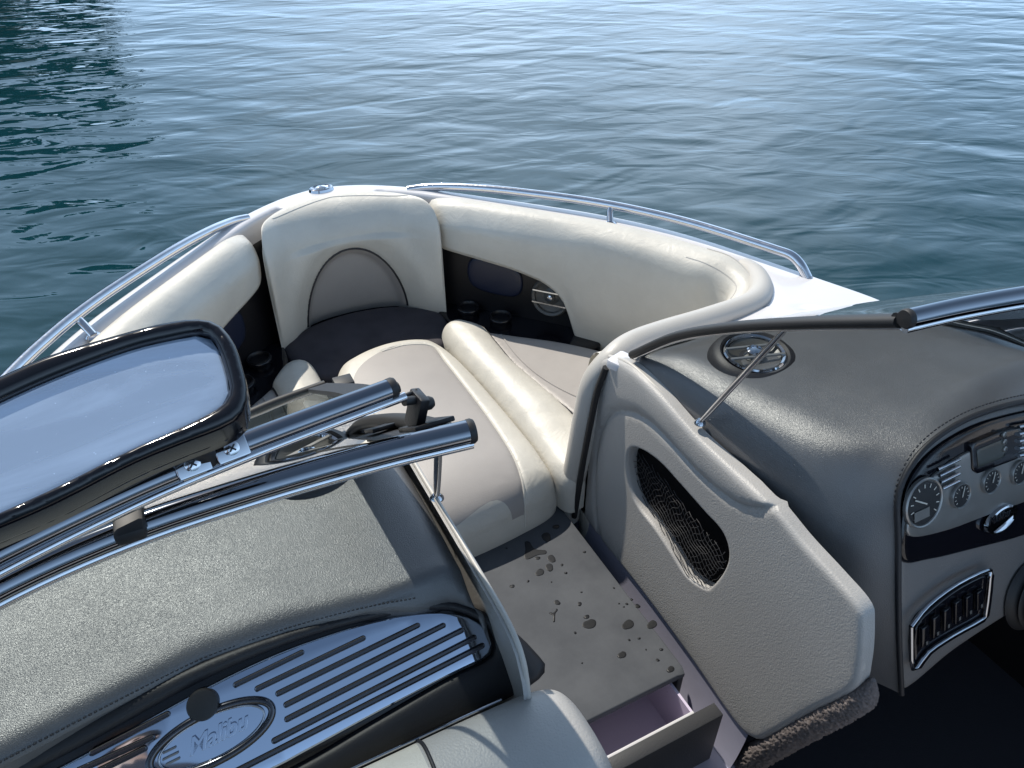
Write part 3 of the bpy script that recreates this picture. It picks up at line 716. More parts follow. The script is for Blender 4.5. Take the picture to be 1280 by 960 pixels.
# speaker pod on each dash
def dash_speaker(s):
    c = arr(.493, -1.700, .140) if s > 0 else arr(-.42, -1.618, .150)
    nrm = arr(-.06*s, -.06, 1); nrm /= np.linalg.norm(nrm)
    sp = lathe('dash_speaker', [(.094, -.012), (.088, .000), (.080, .008), (.071, .011), (.066, .007), (.064, -.004)], c, nrm, M['dash_smooth'], boat, sx=1.0)
    V, Fc = lathem([(.0625, -.004), (.064, .009), (.061, .012), (.056, .010), (.054, .003)], c, nrm); link('speaker_ring', V, Fc[:-1], M['chrome'], sp, auto=50)
    lathe('speaker_cone', [(.054, .006), (.045, .000), (.022, -.006), (.020, .0), (.012, .004), (.001, .005)], c, nrm, M['cone'], sp)
    bars = []
    ex = arr(1, -.35*s, 0); ex -= nrm*(ex@nrm); ex /= np.linalg.norm(ex); ey = np.cross(nrm, ex)
    for q in (-.017, .017):
        hw = math.sqrt(.06**2-q*q); bars.append(boxm(c+ey*q+nrm*.012, (2*hw, .005, .004), (ex, ey, nrm)))
    link('speaker_bars', *merge(bars), M['brushed'], sp, smooth=False)
    lathe('speaker_emblem', [(.017, .012), (.017, .016), (.013, .018), (.012, .015), (.001, .0155)], c, nrm, M['chrome'], sp)
dash_speaker(1); dash_speaker(-1)

# ================================================================ PORT CONSOLE
PP = arr(0, -1.925, .118); PN = arr(0, -.669, .743); P2 = arr(0, .743, .669)
def pq(u, v, off=0): p = onp(u, v, PP+PN*off, PN); return (p[0], (p-PP)@P2)
def p3(u, v, off=0): return onp(u, v, PP+PN*off, PN)
pmapp = lambda off=0: flatmap(PP+PN*off, (1, 0, 0), P2, PN)
rim = [pz(u, v, .125)[:2] for u, v in ((-120, 1015), (0, 952), (120, 889), (250, 824), (360, 785), (450, 761), (520, 748))]
rim += [p3(u, v, .004)[:2] for u, v in ((565, 748), (605, 762))]+[(-.266, -2.02)]
dpo = np.vstack([arr(*rim), arr((-.272, -1.95), (-.272, -1.8), (-.275, -1.6), (-.29, -1.47), (-.36, -1.45), (-.6, -1.46), (-.85, -1.55), (-1.05, -1.72), (-1.10, -1.85))])
def hpd(P, d): return .01*np.sin(np.clip((-1.45-P[:, 1])/.45, 0, 1)*math.pi)+np.minimum(0, .118+.9*(P[:, 1]+1.925)+.020-.134)*np.clip((P[:, 0]+.42)/.06, 0, 1)
pd = pillow('dash_top', dpo, H1(.134), M['dash'], boat, r=.035, rh=.02, depth=.08, sp=.018, raw=True, hf=hpd)
st = []
sp_ = resample(cr(arr(*[pz(u+1, v-4, .128) for u, v in ((-60, 983), (0, 952), (120, 889), (250, 824), (360, 785), (450, 761), (520, 748))]), 8), .0062)
for i in range(len(sp_)-1):
    a = sp_[i]+arr(0, 0, -.006); b = a+(sp_[i+1]-sp_[i])*.6; st.append(tubemesh([a, b], .0012, seg=5, smooth=False))
link('stitching', *merge(st), M['dseam'], pd)
# rolled vinyl face round the glovebox
faceo = [pq(u, v) for u, v in ((-140, 1030), (0, 958), (120, 894), (250, 829), (360, 789), (450, 764), (520, 750), (565, 750), (605, 764), (640, 786), (668, 812), (684, 840), (640, 872), (560, 905), (470, 950), (380, 1000), (250, 1060), (0, 1160))]
rec = [pq(u, v) for u, v in ((-120, 1050), (0, 987), (120, 924), (250, 853), (360, 806), (450, 779), (520, 766), (565, 764), (598, 776), (616, 796), (619, 815), (606, 828), (560, 850), (470, 902), (380, 955), (250, 1020), (0, 1130))]
fc = pillow('glovebox_surround', faceo, pmapp(.004), M['dash_smooth'], boat, r=.016, rh=.012, depth=.05, holes=[rec], sp=.02)
pillow('glovebox_recess', [pq(u, v, -.02) for u, v in ((-120, 1030), (0, 967), (250, 833), (450, 765), (565, 755), (625, 780), (630, 820), (560, 860), (380, 965), (0, 1145))], pmapp(-.012), M['gloss'], boat, r=.01, depth=.01, sp=.03)
plo = [pq(u, v, -.001) for u, v in ((-100, 1052), (0, 998), (120, 935), (245, 866), (330, 824), (400, 797), (470, 776), (530, 767), (572, 768), (601, 780), (614, 799), (613, 812), (604, 824), (560, 846), (470, 893), (380, 942), (330, 968), (150, 1050))]
# badge frame: an ellipse on the plate
bc = p3(266, 921, .0); be = p3(345, 882, .0); ex = be-bc; a_ = np.linalg.norm(ex); ex /= a_; ey = np.cross(PN, ex)
bb = abs((p3(285, 945, 0)-bc)@ey)*1.08
gp = pillow('glovebox_plate', plo, pmapp(-.001), M['plate'], boat, r=.004, rh=.003, depth=.006, sp=.02)
ring = []
for k in range(64):
    t = 2*math.pi*k/64; ring.append(bc+ex*a_*.93*math.cos(t)+ey*bb*.93*math.sin(t)+PN*.001)
ring.append(ring[0]); ring.append(ring[1])
tube('badge_frame', ring, .0052, M['groove'], gp, n=1, raw=True, cap=False)
ring2 = [bc+(np.array(p)-bc-PN*.001)*.86+PN*.001 for p in ring]; tube('badge_lip', ring2, .0016, M['chrome'], gp, n=1, raw=True, cap=False, seg=8)
tx = textobj('badge_lettering', 'Malibu', bb*.86, bc+ex*a_*.06+PN*.002, ex, ey, M['plate'], gp, ext=.0016, shear=.45, bev=.0005, offset=.0004)
sl = []
for k, (l0, l1) in enumerate(((-.80, -.56), (-.84, -.55), (-.82, -.56))):
    q = (.28, .06, -.16)[k]*bb; sl.append(boxm(bc+ex*a_*(l0+l1)/2*.9+ey*q+PN*.002, (a_*(l1-l0)*.8, bb*.07, .003), (ex, ey, PN)))
link('badge_speed_line', *merge(sl), M['brushed'], gp, smooth=False)
grooves = [((295, 856), (377, 816)), ((322, 861), (454, 798)), ((348, 867), (522, 782)), ((358, 881), (554, 782)), ((359, 899), (577, 788)), ((343, 926), (593, 797)), ((290, 967), (603, 807)), ((115, 941), (209, 893)), ((94, 965), (190, 922)), ((80, 985), (180, 936))]
for a, b in grooves:
    A = p3(*a, .0); B = p3(*b, .0); d = B-A; L_ = np.linalg.norm(d); d /= L_; w = np.cross(PN, d); hw = .0042; V = []; o2 = []
    for ctr, s0 in ((B, -90), (A, 90)):
        for k in range(9):
            t = R(s0+k*22.5); o2.append(ctr+d*math.cos(t)*hw+w*math.sin(t)*hw)
    o2 = np.array(o2); c2 = o2-0; mid = np.where(np.arange(len(o2))[:, None] < 9, B, A); n_ = len(o2)
    V = list(o2+PN*-.0002)+list(mid+(o2-mid)*.8+PN*.0016)+list(mid+(o2-mid)*.45+PN*.0008)+list(mid+(o2-mid)*.4+PN*.0004)
    Fc = [[r_*n_+i, r_*n_+(i+1) % n_, (r_+1)*n_+(i+1) % n_, (r_+1)*n_+i] for r_ in range(3) for i in range(n_)]+[[3*n_+i for i in range(n_)]]
    link('plate_groove', V, Fc, M['groove'], gp, auto=30)
lathe('latch_knob', [(.020, .0), (.020, .008), (.0185, .012), (.014, .0135), (.001, .0138)], p3(254, 880, .0), PN, M['rubber'], gp)
# body of the port console under the face, closing it towards the walkway
box('console_body', (-.70, -1.69, -.36), (.82, .42, .70), M['dash_smooth'], boat, bev=.02)

def cowl(s):
    A = arr((.325, -1.45, .012), (.43, -1.425, .008), (.57, -1.41, .005), (.72, -1.40, .003), (.86, -1.385, .003), (.98, -1.44, .003), (1.06, -1.56, .003), (1.12, -1.76, .003), (1.155, -2.05, .003), (1.17, -2.7, .003))
    B = arr((.332, -1.506, .084), (.43, -1.526, .092), (.57, -1.534, .096), (.72, -1.556, .098), (.86, -1.604, .097), (.98, -1.684, .096), (1.072, -1.775, .092), (1.13, -1.86, .087), (1.155, -2.10, .072), (1.166, -2.7, .052))
    rows = [A, A*.72+B*.28+arr(0, 0, -.012), A*.35+B*.65+arr(0, 0, -.012), B]
    lattice('deck_cowl', np.array(rows)*(s, 1, 1), 4, 5, M['gel'], boat)
cowl(1); cowl(-1)
# ================================================================ WINDSHIELD
HDR0 = cr(arr((.302, -2.085, .5), (.40, -2.075, .5), (.52, -2.070, .5), (.64, -2.072, .498), (.75, -2.092, .495), (.86, -2.135, .488), (.97, -2.22, .475), (1.06, -2.36, .455), (1.12, -2.56, .42), (1.16, -2.85, .36)), 6)
BAS = cr(arr((.332, -1.512, .092), (.43, -1.532, .100), (.57, -1.540, .104), (.72, -1.562, .106), (.86, -1.610, .105), (.98, -1.69, .104), (1.07, -1.775, .10), (1.125, -1.86, .095), (1.16, -2.10, .08), (1.175, -2.7, .06)), 6)
HDR = HDR0
def windshield(s):
    h = HDR*(s, 1, 1)+arr(0, -.022 if s > 0 else .022, 0); b = BAS*(s, 1, 1)
    if s > 0: h[:, 1] -= .22*np.clip(h[:, 0]-.3, 0, .3)
    ws = empty('windshield', (0, 0, 0), None, None); ws.parent = boat; ws.location = (s*.7, -.1, .85)
    rows = []
    for t in np.linspace(0, .965, 6):
        q = b+(h-b)*t; q = q+arr(0, .008, .006)*math.sin(t*math.pi); rows.append(q)
    G = np.array(rows); lattice('glass_pane', G, 2, 1, M['glass'], ws)
    # header: a round bar with a fin and gasket under its forward side
    tube('header_bar', h, .0132, M['bar'], ws, raw=True, seg=24)
    tube('header_flange', h+arr(0, -.003, -.0145), .006, M['steel'], ws, raw=True, seg=12)
    tube('header_gasket', h+arr(0, .0145, -.007), .008, M['rubber'], ws, raw=True, seg=10)
    e = h[0]; t0 = h[0]-h[1]; lathe('end_cap', [(.0135, -.004), (.0138, .001), (.012, .004), (.001, .005)], e, t0, M['rubber'], ws)
    tube('base_gasket', b+arr(0, 0, -.006), .005, M['cone'], ws, raw=True, seg=10)
    # raked post at the walkway
    post = [b[0]+arr(s*-.004, .0, -.01), b[0]*.75+h[0]*.25+arr(0, .016, .011), b[0]*.5+h[0]*.5+arr(0, .018, .013), b[0]*.25+h[0]*.75+arr(0, .011, .007), h[0]+arr(s*.010, .012, -.012)]
    tube('post', post, .0100, M['rubber'], ws, seg=12, r2=.016)
    tube('post_trim', [np.array(p)+arr(0, -.003, -.009) for p in post], .004, M['steel'], ws, seg=8)
    # support strut
    p1 = np.array(post[2])*.45+np.array(post[3])*.55
    if s > 0: p0 = pX(875, 528, .318); p1 = onp(982, 411, (p1[0], 0, 0), (1, 0, 0))
    else: p0 = arr(-.258, -1.80, .150); p1 = onp(548, 560, (0, -1.90, 0), (0, 1, 0))
    d = p1-p0
    stt = tube('support_strut', [p0, p0+d*.2, p0+d*.45, p0+d*.8, p1], [.0045, .0055, .006, .006, .005], M['steel'], ws, smooth=False)
    lathe('strut_foot', [(.012, 0), (.011, .004), (.006, .009), (.001, .009)], p0-arr(0, 0, .002), (0, 0, 1), M['chrome'], stt)
    return ws
windshield(1); wsp = windshield(-1)
wsp['label'] = 'port windshield with the walk-through door folded back over it'
# folded walk-through door lying over the port glass
door = empty('windshield_door', (0, 0, 0), 'walk-through windshield door folded open over the port glass', None); door.parent = boat; door.location = (-.6, .1, 1.1)
del door['label']
UB = [pz(u, v, .548) for u, v in ((490, 485), (390, 522), (290, 560))]; dd_ = UB[2]-UB[0]
UB = cr(arr(UB[0], UB[1], UB[2], UB[0]+dd_*1.6+arr(0, -.006, 0), UB[0]+dd_*2.4+arr(0, -.03, 0), UB[0]+dd_*3.3+arr(0, -.07, -.005), UB[0]+dd_*4.2+arr(0, -.14, -.02)), 6)
tube('door_header', UB, .0108, M['bar'], door, raw=True, seg=24)
tube('door_flange', UB+arr(.012, -.004, -.012), .005, M['steel'], door, raw=True, seg=10)
lathe('end_cap', [(.011, -.004), (.0113, .001), (.010, .004), (.001, .005)], UB[0], UB[0]-UB[1], M['rubber'], door)
tube('door_gasket', UB+arr(.01, .0105, -.009), .006, M['rubber'], door, raw=True, seg=10)
# door bottom rail and side rail, black
edge = [pz(u, v, .215) for u, v in ((406, 481), (340, 505), (280, 532), (200, 565), (100, 610), (-20, 668), (-130, 728))]
ev = (edge[4]-edge[0]); ev /= np.linalg.norm(ev)
tube('door_sill', edge, .0085, M['rubber'], door)
edge_c = cr(np.array(edge), 6)
rows = [[(UB[int(q*(len(UB)-1))]+arr(0, .004, -.010))*(1-t)+edge_c[int(q*(len(edge_c)-1))]*t for q in np.linspace(.0, 1, 9)] for t in np.linspace(0.03, .99, 6)]
lattice('door_glass', rows, 2, 2, M['glass2'], door)
def strip(name, outer, wvec, th, m, parent):
    vs = []; Fc = []
    for k, p in enumerate(outer):
        w = wvec(k/(len(outer)-1)); vs += [p, p+w, p+w-arr(0, 0, th), p-arr(0, 0, th)]
    for i in range(len(outer)-1):
        for k in range(4): Fc.append([i*4+k, i*4+(k+1) % 4, (i+1)*4+(k+1) % 4, (i+1)*4+k])
    n = len(outer)-1; Fc += [[0, 1, 2, 3], [n*4+3, n*4+2, n*4+1, n*4]]
    return link(name, vs, Fc, m, parent, auto=30)
side = cr(arr(edge[0], edge[0]*.7+UB[0]*.3, edge[0]*.35+UB[0]*.65, UB[0]+arr(.0, .01, -.012)), 6)
strip('door_stile', side+arr(.004, 0, .003), lambda t: arr(-.036, -.003, 0), .008, M['dash_smooth'], door)
# dark cover strip down the raked port post, wider towards the header
hb = HDR[0]*(-1, 1, 1)+arr(0, .022, 0); pb = BAS[0]*(-1, 1, 1)
outer = cr(arr(hb+arr(.004, .012, -.004), hb*.75+pb*.25+arr(.0, .004, .008), hb*.45+pb*.55+arr(.0, .002, .010), pb+arr(0, 0, .0)), 6)
strip('post_cover', outer, lambda t: arr(-.085+.045*t, .0, .0), .010, M['dash_smooth'], wsp)
pax = pb-hb; pax = pax/np.linalg.norm(pax); xx = arr(1, 0, 0); zz = np.cross(xx, pax); zz /= np.linalg.norm(zz); ax3 = (xx, pax, zz)
for t, w_, l in ((.90, .046, .07), (.60, .04, .05)):
    c = hb*t+pb*(1-t)+arr(-.026, .006, .016); box('hinge_leaf', c, (w_, l, .006), M['black'], wsp, bev=.0015, ax=ax3)
# curved rubber seal at the inner corner of the port pane
sl = [hb*.97+pb*.03+arr(-.050, .0, .004), hb*.88+pb*.12+arr(-.066, 0, .006), hb*.74+pb*.26+arr(-.085, 0, .008), hb*.62+pb*.38+arr(-.12, .0, .010)]
tube('corner_seal', sl, .0045, M['rubber'], wsp)
box('door_block', edge[0]+arr(.03, -.02, .008), (.034, .03, .014), M['rubber'], door, bev=.002)
k0 = onp(521, 514, (0, -2.0, 0), (0, 1, 0)); box('latch_base', k0, (.012, .028, .046), M['black'], door, bev=.002, ax=((.94, .1, -.25), (-.1, .99, 0), (.25, 0, .95)))
k1 = onp(531, 505, (0, -2.0, 0), (0, 1, 0)); lathe('latch_knob', [(.0065, -.012), (.0078, -.004), (.0078, .006), (.0055, .010), (.001, .011)], k1, (1, .1, -.1), M['rubber'], door)
tube('latch_pin', [onp(480, 507, (0, -2.0, 0), (0, 1, 0)), onp(521, 488, (0, -1.99, 0), (0, 1, 0))], .0024, M['rubber'], door, smooth=False)
tube('latch_arm', [onp(505, 502, (0, -2.005, 0), (0, 1, 0)), onp(522, 500, (0, -2.0, 0), (0, 1, 0)), k1], .005, M['rubber'], door)
c_ = pz(161, 645, .51); box('door_rest', c_, (.026, .06, .014), M['rubber'], door, bev=.004)

# ================================================================ REAR-VIEW MIRROR
MP = arr(-.56, -2.20, .715); MN = arr(.02, -.50, .866); MN /= np.linalg.norm(MN)
mx_ = arr(1, 0, 0)-MN*MN[0]; mx_ /= np.linalg.norm(mx_); my_ = np.cross(MN, mx_)
def mq(u, v, off=0): p = onp(u, v, MP+MN*off, MN)-MP; return (p@mx_, p@my_)
mmap = lambda off=0: flatmap(MP+MN*off, mx_, my_, MN)
mir = empty('rear_view_mirror', tuple(MP-arr(.15, 0, .05)), 'large black framed rear view mirror reflecting blue sky, clamped above the folded windshield door', 'mirror')
mo = [(-230, 560), (-60, 495), (0, 472), (60, 446), (160, 416), (215, 403), (250, 400), (275, 407), (294, 431), (304, 461), (310, 490), (304, 517), (281, 534), (219, 558), (160, 583), (60, 634), (-60, 684), (-220, 746), (-320, 756), (-350, 676), (-320, 600)]
mi = [(-210, 590), (-60, 530), (60, 475), (160, 437), (215, 423), (250, 417), (266, 424), (276, 443), (284, 470), (287, 488), (280, 504), (262, 517), (219, 538), (156, 566), (60, 614), (-60, 666), (-200, 716), (-290, 730), (-320, 690), (-300, 630)]
MO = [mq(*p) for p in mo]; MI = [mq(*p) for p in mi]
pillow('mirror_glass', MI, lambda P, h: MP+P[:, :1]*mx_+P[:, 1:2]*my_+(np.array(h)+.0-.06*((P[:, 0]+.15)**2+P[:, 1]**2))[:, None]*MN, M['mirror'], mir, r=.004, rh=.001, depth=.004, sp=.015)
pillow('mirror_bezel', MO, mmap(.006), M['gloss'], mir, r=.008, rh=.007, depth=.028, holes=[np.array(MI)], sp=.012)
# deep tapering shell behind
MOa = resample(cr(np.array(MO), 6, True), .012, True); cM = MOa.mean(0); rowsM = []
for q, dz in ((1.0, -.018), (1.0, -.022), (.97, -.030), (.90, -.038), (.76, -.046), (.55, -.052), (.25, -.054), (.02, -.054)):
    L2 = cM+(MOa-cM)*q; rowsM.append(MP+L2[:, :1]*mx_+L2[:, 1:2]*my_+MN*dz)
lattice('mirror_shell', np.array(rowsM), 2, 1, M['gloss'], mir, closed_v=True)
# clamp on the door header: two sleeves with screws and the arm
ubd = (UB[1]-UB[0]); ubd /= np.linalg.norm(ubd)
def on_bar(u):   # point of the bar whose pixel column is u
    best = None
    for i in range(len(UB)-1):
        for t in np.linspace(0, 1, 8):
            p = UB[i]*(1-t)+UB[i+1]*t; q = p-CAM; r_ = math.cos(YAW)*q[0]-math.sin(YAW)*q[1]; f_ = math.sin(YAW)*q[0]+math.cos(YAW)*q[1]
            dep = f_*math.cos(PITCH)-q[2]*math.sin(PITCH); uu = 640+F*r_/dep
            if best is None or abs(uu-u) < best[0]: best = (abs(uu-u), p)
    return best[1]
tocam = CAM-on_bar(260); tocam /= np.linalg.norm(tocam); tocam = tocam-ubd*(tocam@ubd); tocam /= np.linalg.norm(tocam); ww = np.cross(ubd, tocam)
arm = None
for u0, u1, us in ((300, 272, 288), (252, 224, 239)):
    a, b = on_bar(u0), on_bar(u1)
    cl = tube('clamp_sleeve', [a, a*.5+b*.5, b], .0135, M['chrome'], mir, smooth=False, seg=28)
    q = on_bar(us)+tocam*.013
    pl = box('clamp_plate', q, (.030, .022, .006), M['chrome'], cl, bev=.002, ax=(ubd, ww, tocam))
    scw = lathe('clamp_screw', [(.0072, .003), (.0068, .0055), (.004, .007), (.001, .0074)], q, tocam, M['steel'], cl, seg=24)
    link('screw_slot', *merge([boxm(q+tocam*.0072, (.008, .0016, .0012), (ubd*.7+ww*.7, ww*.7-ubd*.7, tocam)), boxm(q+tocam*.0072, (.0016, .008, .0012), (ubd*.7+ww*.7, ww*.7-ubd*.7, tocam))]), M['black'], cl, smooth=False)
mb = on_bar(262); me_ = MP+arr(-.12, .02, -.05)
tube('mirror_arm', [mb+tocam*.002, mb+tocam*.02+arr(-.02, 0, .02), mb*.4+me_*.6, me_], [.0125, .0125, .014, .018], M['rubber'], mir, n=6, seg=16)

# ================================================================ STORAGE STEP with an open drawer
stp = empty('storage_step', (0, -1.65, -.70), 'low dark grey step box in the walkway with its drawer pulled open', 'storage box')
sc_l = .25
pillow('step_lid', arr((sc_l, -1.35), (sc_l, -1.935), (-sc_l, -1.935), (-sc_l, -1.35)), H1(-.5), M['step'], stp, r=.004, depth=.012, sp=.03, raw=True, auto=40)
for s in (1, -1): box('step_side', (s*(sc_l-.008), -1.645, -.599), (.016, .57, .172), M['stepside'], stp, bev=.002)
box('step_front_rail', (0, -1.922, -.519), (2*sc_l-.034, .014, .012), M['stepside'], stp, bev=.001)
box('step_back', (0, -1.37, -.6), (2*sc_l-.034, .016, .17), M['stepside'], stp, bev=.002)
for z in (-.585, -.625): lathe('lid_screw', [(.004, 0), (.0035, .0015), (.001, .002)], (sc_l-.008, -1.9305, z), (0, -1, 0), M['steel'], stp, seg=16)
drw = box('drawer', (0, -2.035, -.597), (2*sc_l+.02, .032, .186), M['stepside'], stp, bev=.003)
x0, x1, y0, y1, z0, z1 = -sc_l+.035, sc_l-.035, -1.50, -2.018, -.675, -.533
w = .006
tray = merge([boxm(((x0+x1)/2, (y0+y1)/2, z0), (x1-x0, y0-y1, w)), boxm((x0, (y0+y1)/2, (z0+z1)/2+.003), (w, y0-y1, z1-z0)), boxm((x1, (y0+y1)/2, (z0+z1)/2+.003), (w, y0-y1, z1-z0)), boxm(((x0+x1)/2, y1+.003, (z0+z1)/2+.0035), (x1-x0-w-.001, w, z1-z0-.001))])
link('drawer_bin', *tray, M['lilac'], drw, smooth=False)
box('bin_rim', ((x0+x1)/2, y1+.008, z1+.008), (x1-x0, .006, .006), M['gel'], drw, bev=.001)
# drops of water drying on the lid
def zlid(u, v): return pz(u, v, -.4995)[:2]
def crop(cx, cy): return (560+cx*.375, 600+cy*.375)
rng = np.random.RandomState(8)
def drop(pts, label=None, grp=True):
    o = pillow('water_drop', pts, H1(-.499), M['wet'], None, r=.003, rh=.0006, depth=.0006, sp=.006, n=6)
    tag(o, label or 'small dark drop of water drying on the grey lid of the storage step', 'water drop', 'water drops on the step lid')
drop([zlid(*crop(*p)) for p in ((256, 206), (272, 206), (290, 230), (325, 234), (326, 246), (300, 250), (268, 264), (254, 258), (258, 232))], 'largest water drop on the step lid, three-cornered, near the seat end')
drop([zlid(*crop(*p)) for p in ((362, 428), (366, 434), (358, 445), (356, 472), (350, 472), (350, 452), (338, 446), (340, 440), (352, 442))], 'thin Y-shaped water mark in the middle of the step lid')
D = [(328, 190, 13), (345, 262, 11), (338, 291, 11), (306, 308, 11), (299, 260, 6), (364, 408, 8), (462, 456, 7), (472, 480, 16), (600, 482, 15), (580, 583, 11), (742, 631, 10), (680, 482, 13), (439, 413, 6), (380, 283, 4), (267, 337, 4), (445, 374, 3), (393, 310, 4), (604, 533, 4), (637, 528, 4), (711, 565, 5), (699, 600, 5), (553, 360, 3), (596, 413, 4), (586, 423, 3), (612, 398, 4), (570, 412, 3), (214, 354, 6), (424, 509, 4), (360, 156, 8), (195, 227, 3), (632, 420, 7), (455, 240, 4), (447, 610, 3), (345, 340, 2.5), (660, 565, 3)]
for cx, cy, rr_ in D:
    n_ = 9; ph = rng.rand()*6; pts = []
    for k in range(n_):
        a = 2*math.pi*k/n_; q = rr_*(1+.16*math.sin(2*a+ph)+.08*math.sin(3*a+ph*2)); pts.append(zlid(*crop(cx+q*1.32*math.cos(a), cy+q*1.06*math.sin(a))))
    drop(pts[::-1])

# ================================================================ PORT PASSENGER SEAT (only its forward backrest is in view)
bo = []
for x, y, z in (): pass
# loft along x: section in the y-z plane, humped, leaning on the console
def seat():
    xs = [(-.185, .35), (-.188, .62), (-.200, .84), (-.235, .97), (-.33, 1.0), (-.5, 1.0), (-.8, 1.0), (-1.02, 1.0)]
    ctrl = []
    for x, q in xs:
        sec = [(-2.100, -.30), (-2.092, -.10), (-2.096, .0), (-2.110, .045), (-2.14, .070), (-2.20, .078), (-2.25, .065), (-2.29, .015), (-2.30, -.10), (-2.30, -.30)]
        c = arr(-2.2, -.16); ctrl.append([(x, c[0]+(a-c[0])*q, c[1]+(b-c[1])*q-.0) for a, b in sec])
    o = lattice('passenger_seat', ctrl, 10, 8, [M['panel'], M['cream']], None, facemat=lambda c: 1 if c[0] < -.405-.25*(c[1]+2.2)**2*4-.1*(-(c[1]+2.1)) else 0)
    tag(o, 'grey and cream vinyl backrest of the port seat against the glovebox', 'seat')
    pts = []
    for y, z in ((-2.092, -.08), (-2.096, .0), (-2.110, .0455), (-2.14, .071), (-2.20, .079), (-2.25, .066), (-2.29, .016)):
        pts.append((-.405-(y+2.2)**2-.1*(-(y+2.1)), y, z+.0006))
    tube('seam', pts, .0026, M['dash_smooth'], o)
    tube('chrome_bead', [(x, -2.103, .042) for x in (-.29, -.4, -.7, -1.0)], .002, M['chrome'], o)
seat()
# ================================================================ WATER, SHORE, SKY
def water():
    n = 24; V = []; Fc = []
    rad = [0]+[1.5*1.28**k for k in range(28)]
    for i, r_ in enumerate(rad):
        for k in range(48): a = 2*math.pi*k/48; V.append((r_*math.cos(a), r_*math.sin(a), -.80))
    for i in range(len(rad)-1):
        for k in range(48): Fc.append([i*48+k, i*48+(k+1) % 48, (i+1)*48+(k+1) % 48, (i+1)*48+k])
    m = bpy.data.materials.new('lake_water'); m.use_nodes = True; nt = m.node_tree; N = nt.nodes; L = nt.links; b = N['Principled BSDF']
    b.inputs['Base Color'].default_value = (.004, .031, .041, 1); b.inputs['Roughness'].default_value = .04; b.inputs['IOR'].default_value = 1.33
    tc = N.new('ShaderNodeTexCoord')
    def wave(scale, stretch, rot, det, dist_, rough=.5):
        mp0 = N.new('ShaderNodeMapping'); mp0.inputs['Rotation'].default_value = (0, 0, rot); L.new(tc.outputs['Object'], mp0.inputs[0])
        mp = N.new('ShaderNodeMapping'); mp.inputs['Scale'].default_value = (1, stretch, 1); L.new(mp0.outputs[0], mp.inputs[0])
        n = N.new('ShaderNodeTexNoise'); n.inputs['Scale'].default_value = scale; n.inputs['Detail'].default_value = det; n.inputs['Distortion'].default_value = dist_; n.inputs['Roughness'].default_value = rough
        L.new(mp.outputs[0], n.inputs['Vector']); return n.outputs['Fac']
    def comb(a, wa, b_, wb):
        x = N.new('ShaderNodeMath'); x.operation = 'MULTIPLY'; x.inputs[1].default_value = wa; L.new(a, x.inputs[0])
        y = N.new('ShaderNodeMath'); y.operation = 'MULTIPLY_ADD'; y.inputs[1].default_value = wb; L.new(b_, y.inputs[0]); L.new(x.outputs[0], y.inputs[2]); return y.outputs[0]
    a = wave(.7, 2.2, YAW+.20, 1, .5, .4); c = wave(2.0, 2.1, YAW-.10, 2, .9, .5); d = wave(5.5, 1.8, YAW+.45, 2, .8); e = wave(1.3, 2.0, YAW-.60, 1, .6)
    h = comb(comb(a, WAVE[0], c, WAVE[1]), 1, comb(d, WAVE[2], e, WAVE[3]), 1)
    bp = N.new('ShaderNodeBump'); bp.inputs['Distance'].default_value = 1; bp.inputs['Strength'].default_value = 1; L.new(h, bp.inputs['Height']); L.new(bp.outputs[0], b.inputs['Normal'])
    o = link('water', V, Fc, m); o['kind'] = 'structure'; return o
WAVE = (.050, .0125, .0014, .024)
water()
# wooded shore far to port: hidden from the lens, seen mirrored in the water
def shore():
    rng = np.random.RandomState(5); V = []; Fc = []
    fol = mat('shore_foliage', (.016, .030, .012), .95, spec=.1, col2=(.006, .013, .006), vscale=.6)
    gm = mat('shore_ground', (.015, .022, .010), .95, var=.5, vscale=.2)
    # terrain strip
    th = np.linspace(SH0, SH1, 40); rr = [52, 58, 70, 90, 120]; hh = [-1.2, .5, 3, 7, 12]
    for i, r_ in enumerate(rr):
        for t in th: V.append((r_*math.sin(t), r_*math.cos(t), hh[i]+(rng.rand()-.5)*(1 if i > 1 else .2)-(0 if abs(t-(SH0+SH1)/2) < (SH1-SH0)*.42 else min(hh[i]+1, 6+i*2))))
    for i in range(4):
        for k in range(39): Fc.append([i*40+k, i*40+k+1, (i+1)*40+k+1, (i+1)*40+k])
    o = link('wooded_hill', V, Fc, gm); o['kind'] = 'structure'
    VV = []; FF = []
    for k in range(420):
        t = SH0+(SH1-SH0)*(.04+.92*rng.rand()); i = rng.randint(0, 1000)/1000; r_ = 55+60*i; base = np.interp(r_, rr, hh); H_ = 7+6*rng.rand(); c = arr(r_*math.sin(t), r_*math.cos(t), base)
        for q in range(46):
            z = rng.rand()**.8; w = (1-z)*2.6+.5; a = rng.rand()*6.28; p = c+arr(math.cos(a)*w*rng.rand(), math.sin(a)*w*rng.rand(), 1+z*H_); s = .5+.6*rng.rand()
            nn = rng.randn(3); nn /= np.linalg.norm(nn); u = np.cross(nn, rng.randn(3)); u /= np.linalg.norm(u); v = np.cross(nn, u); b0 = len(VV)
            VV += [p+u*s, p+v*s*.8, p-u*s, p-v*s*.8]; FF.append([b0, b0+1, b0+2, b0+3])
    o = link('shore_woodland', VV, FF, fol, smooth=False); o['kind'] = 'stuff'; o['label'] = 'dark wooded shore mirrored in the ripples at the left'; o['category'] = 'woodland'
SH0, SH1 = R(-75), R(2)
shore()

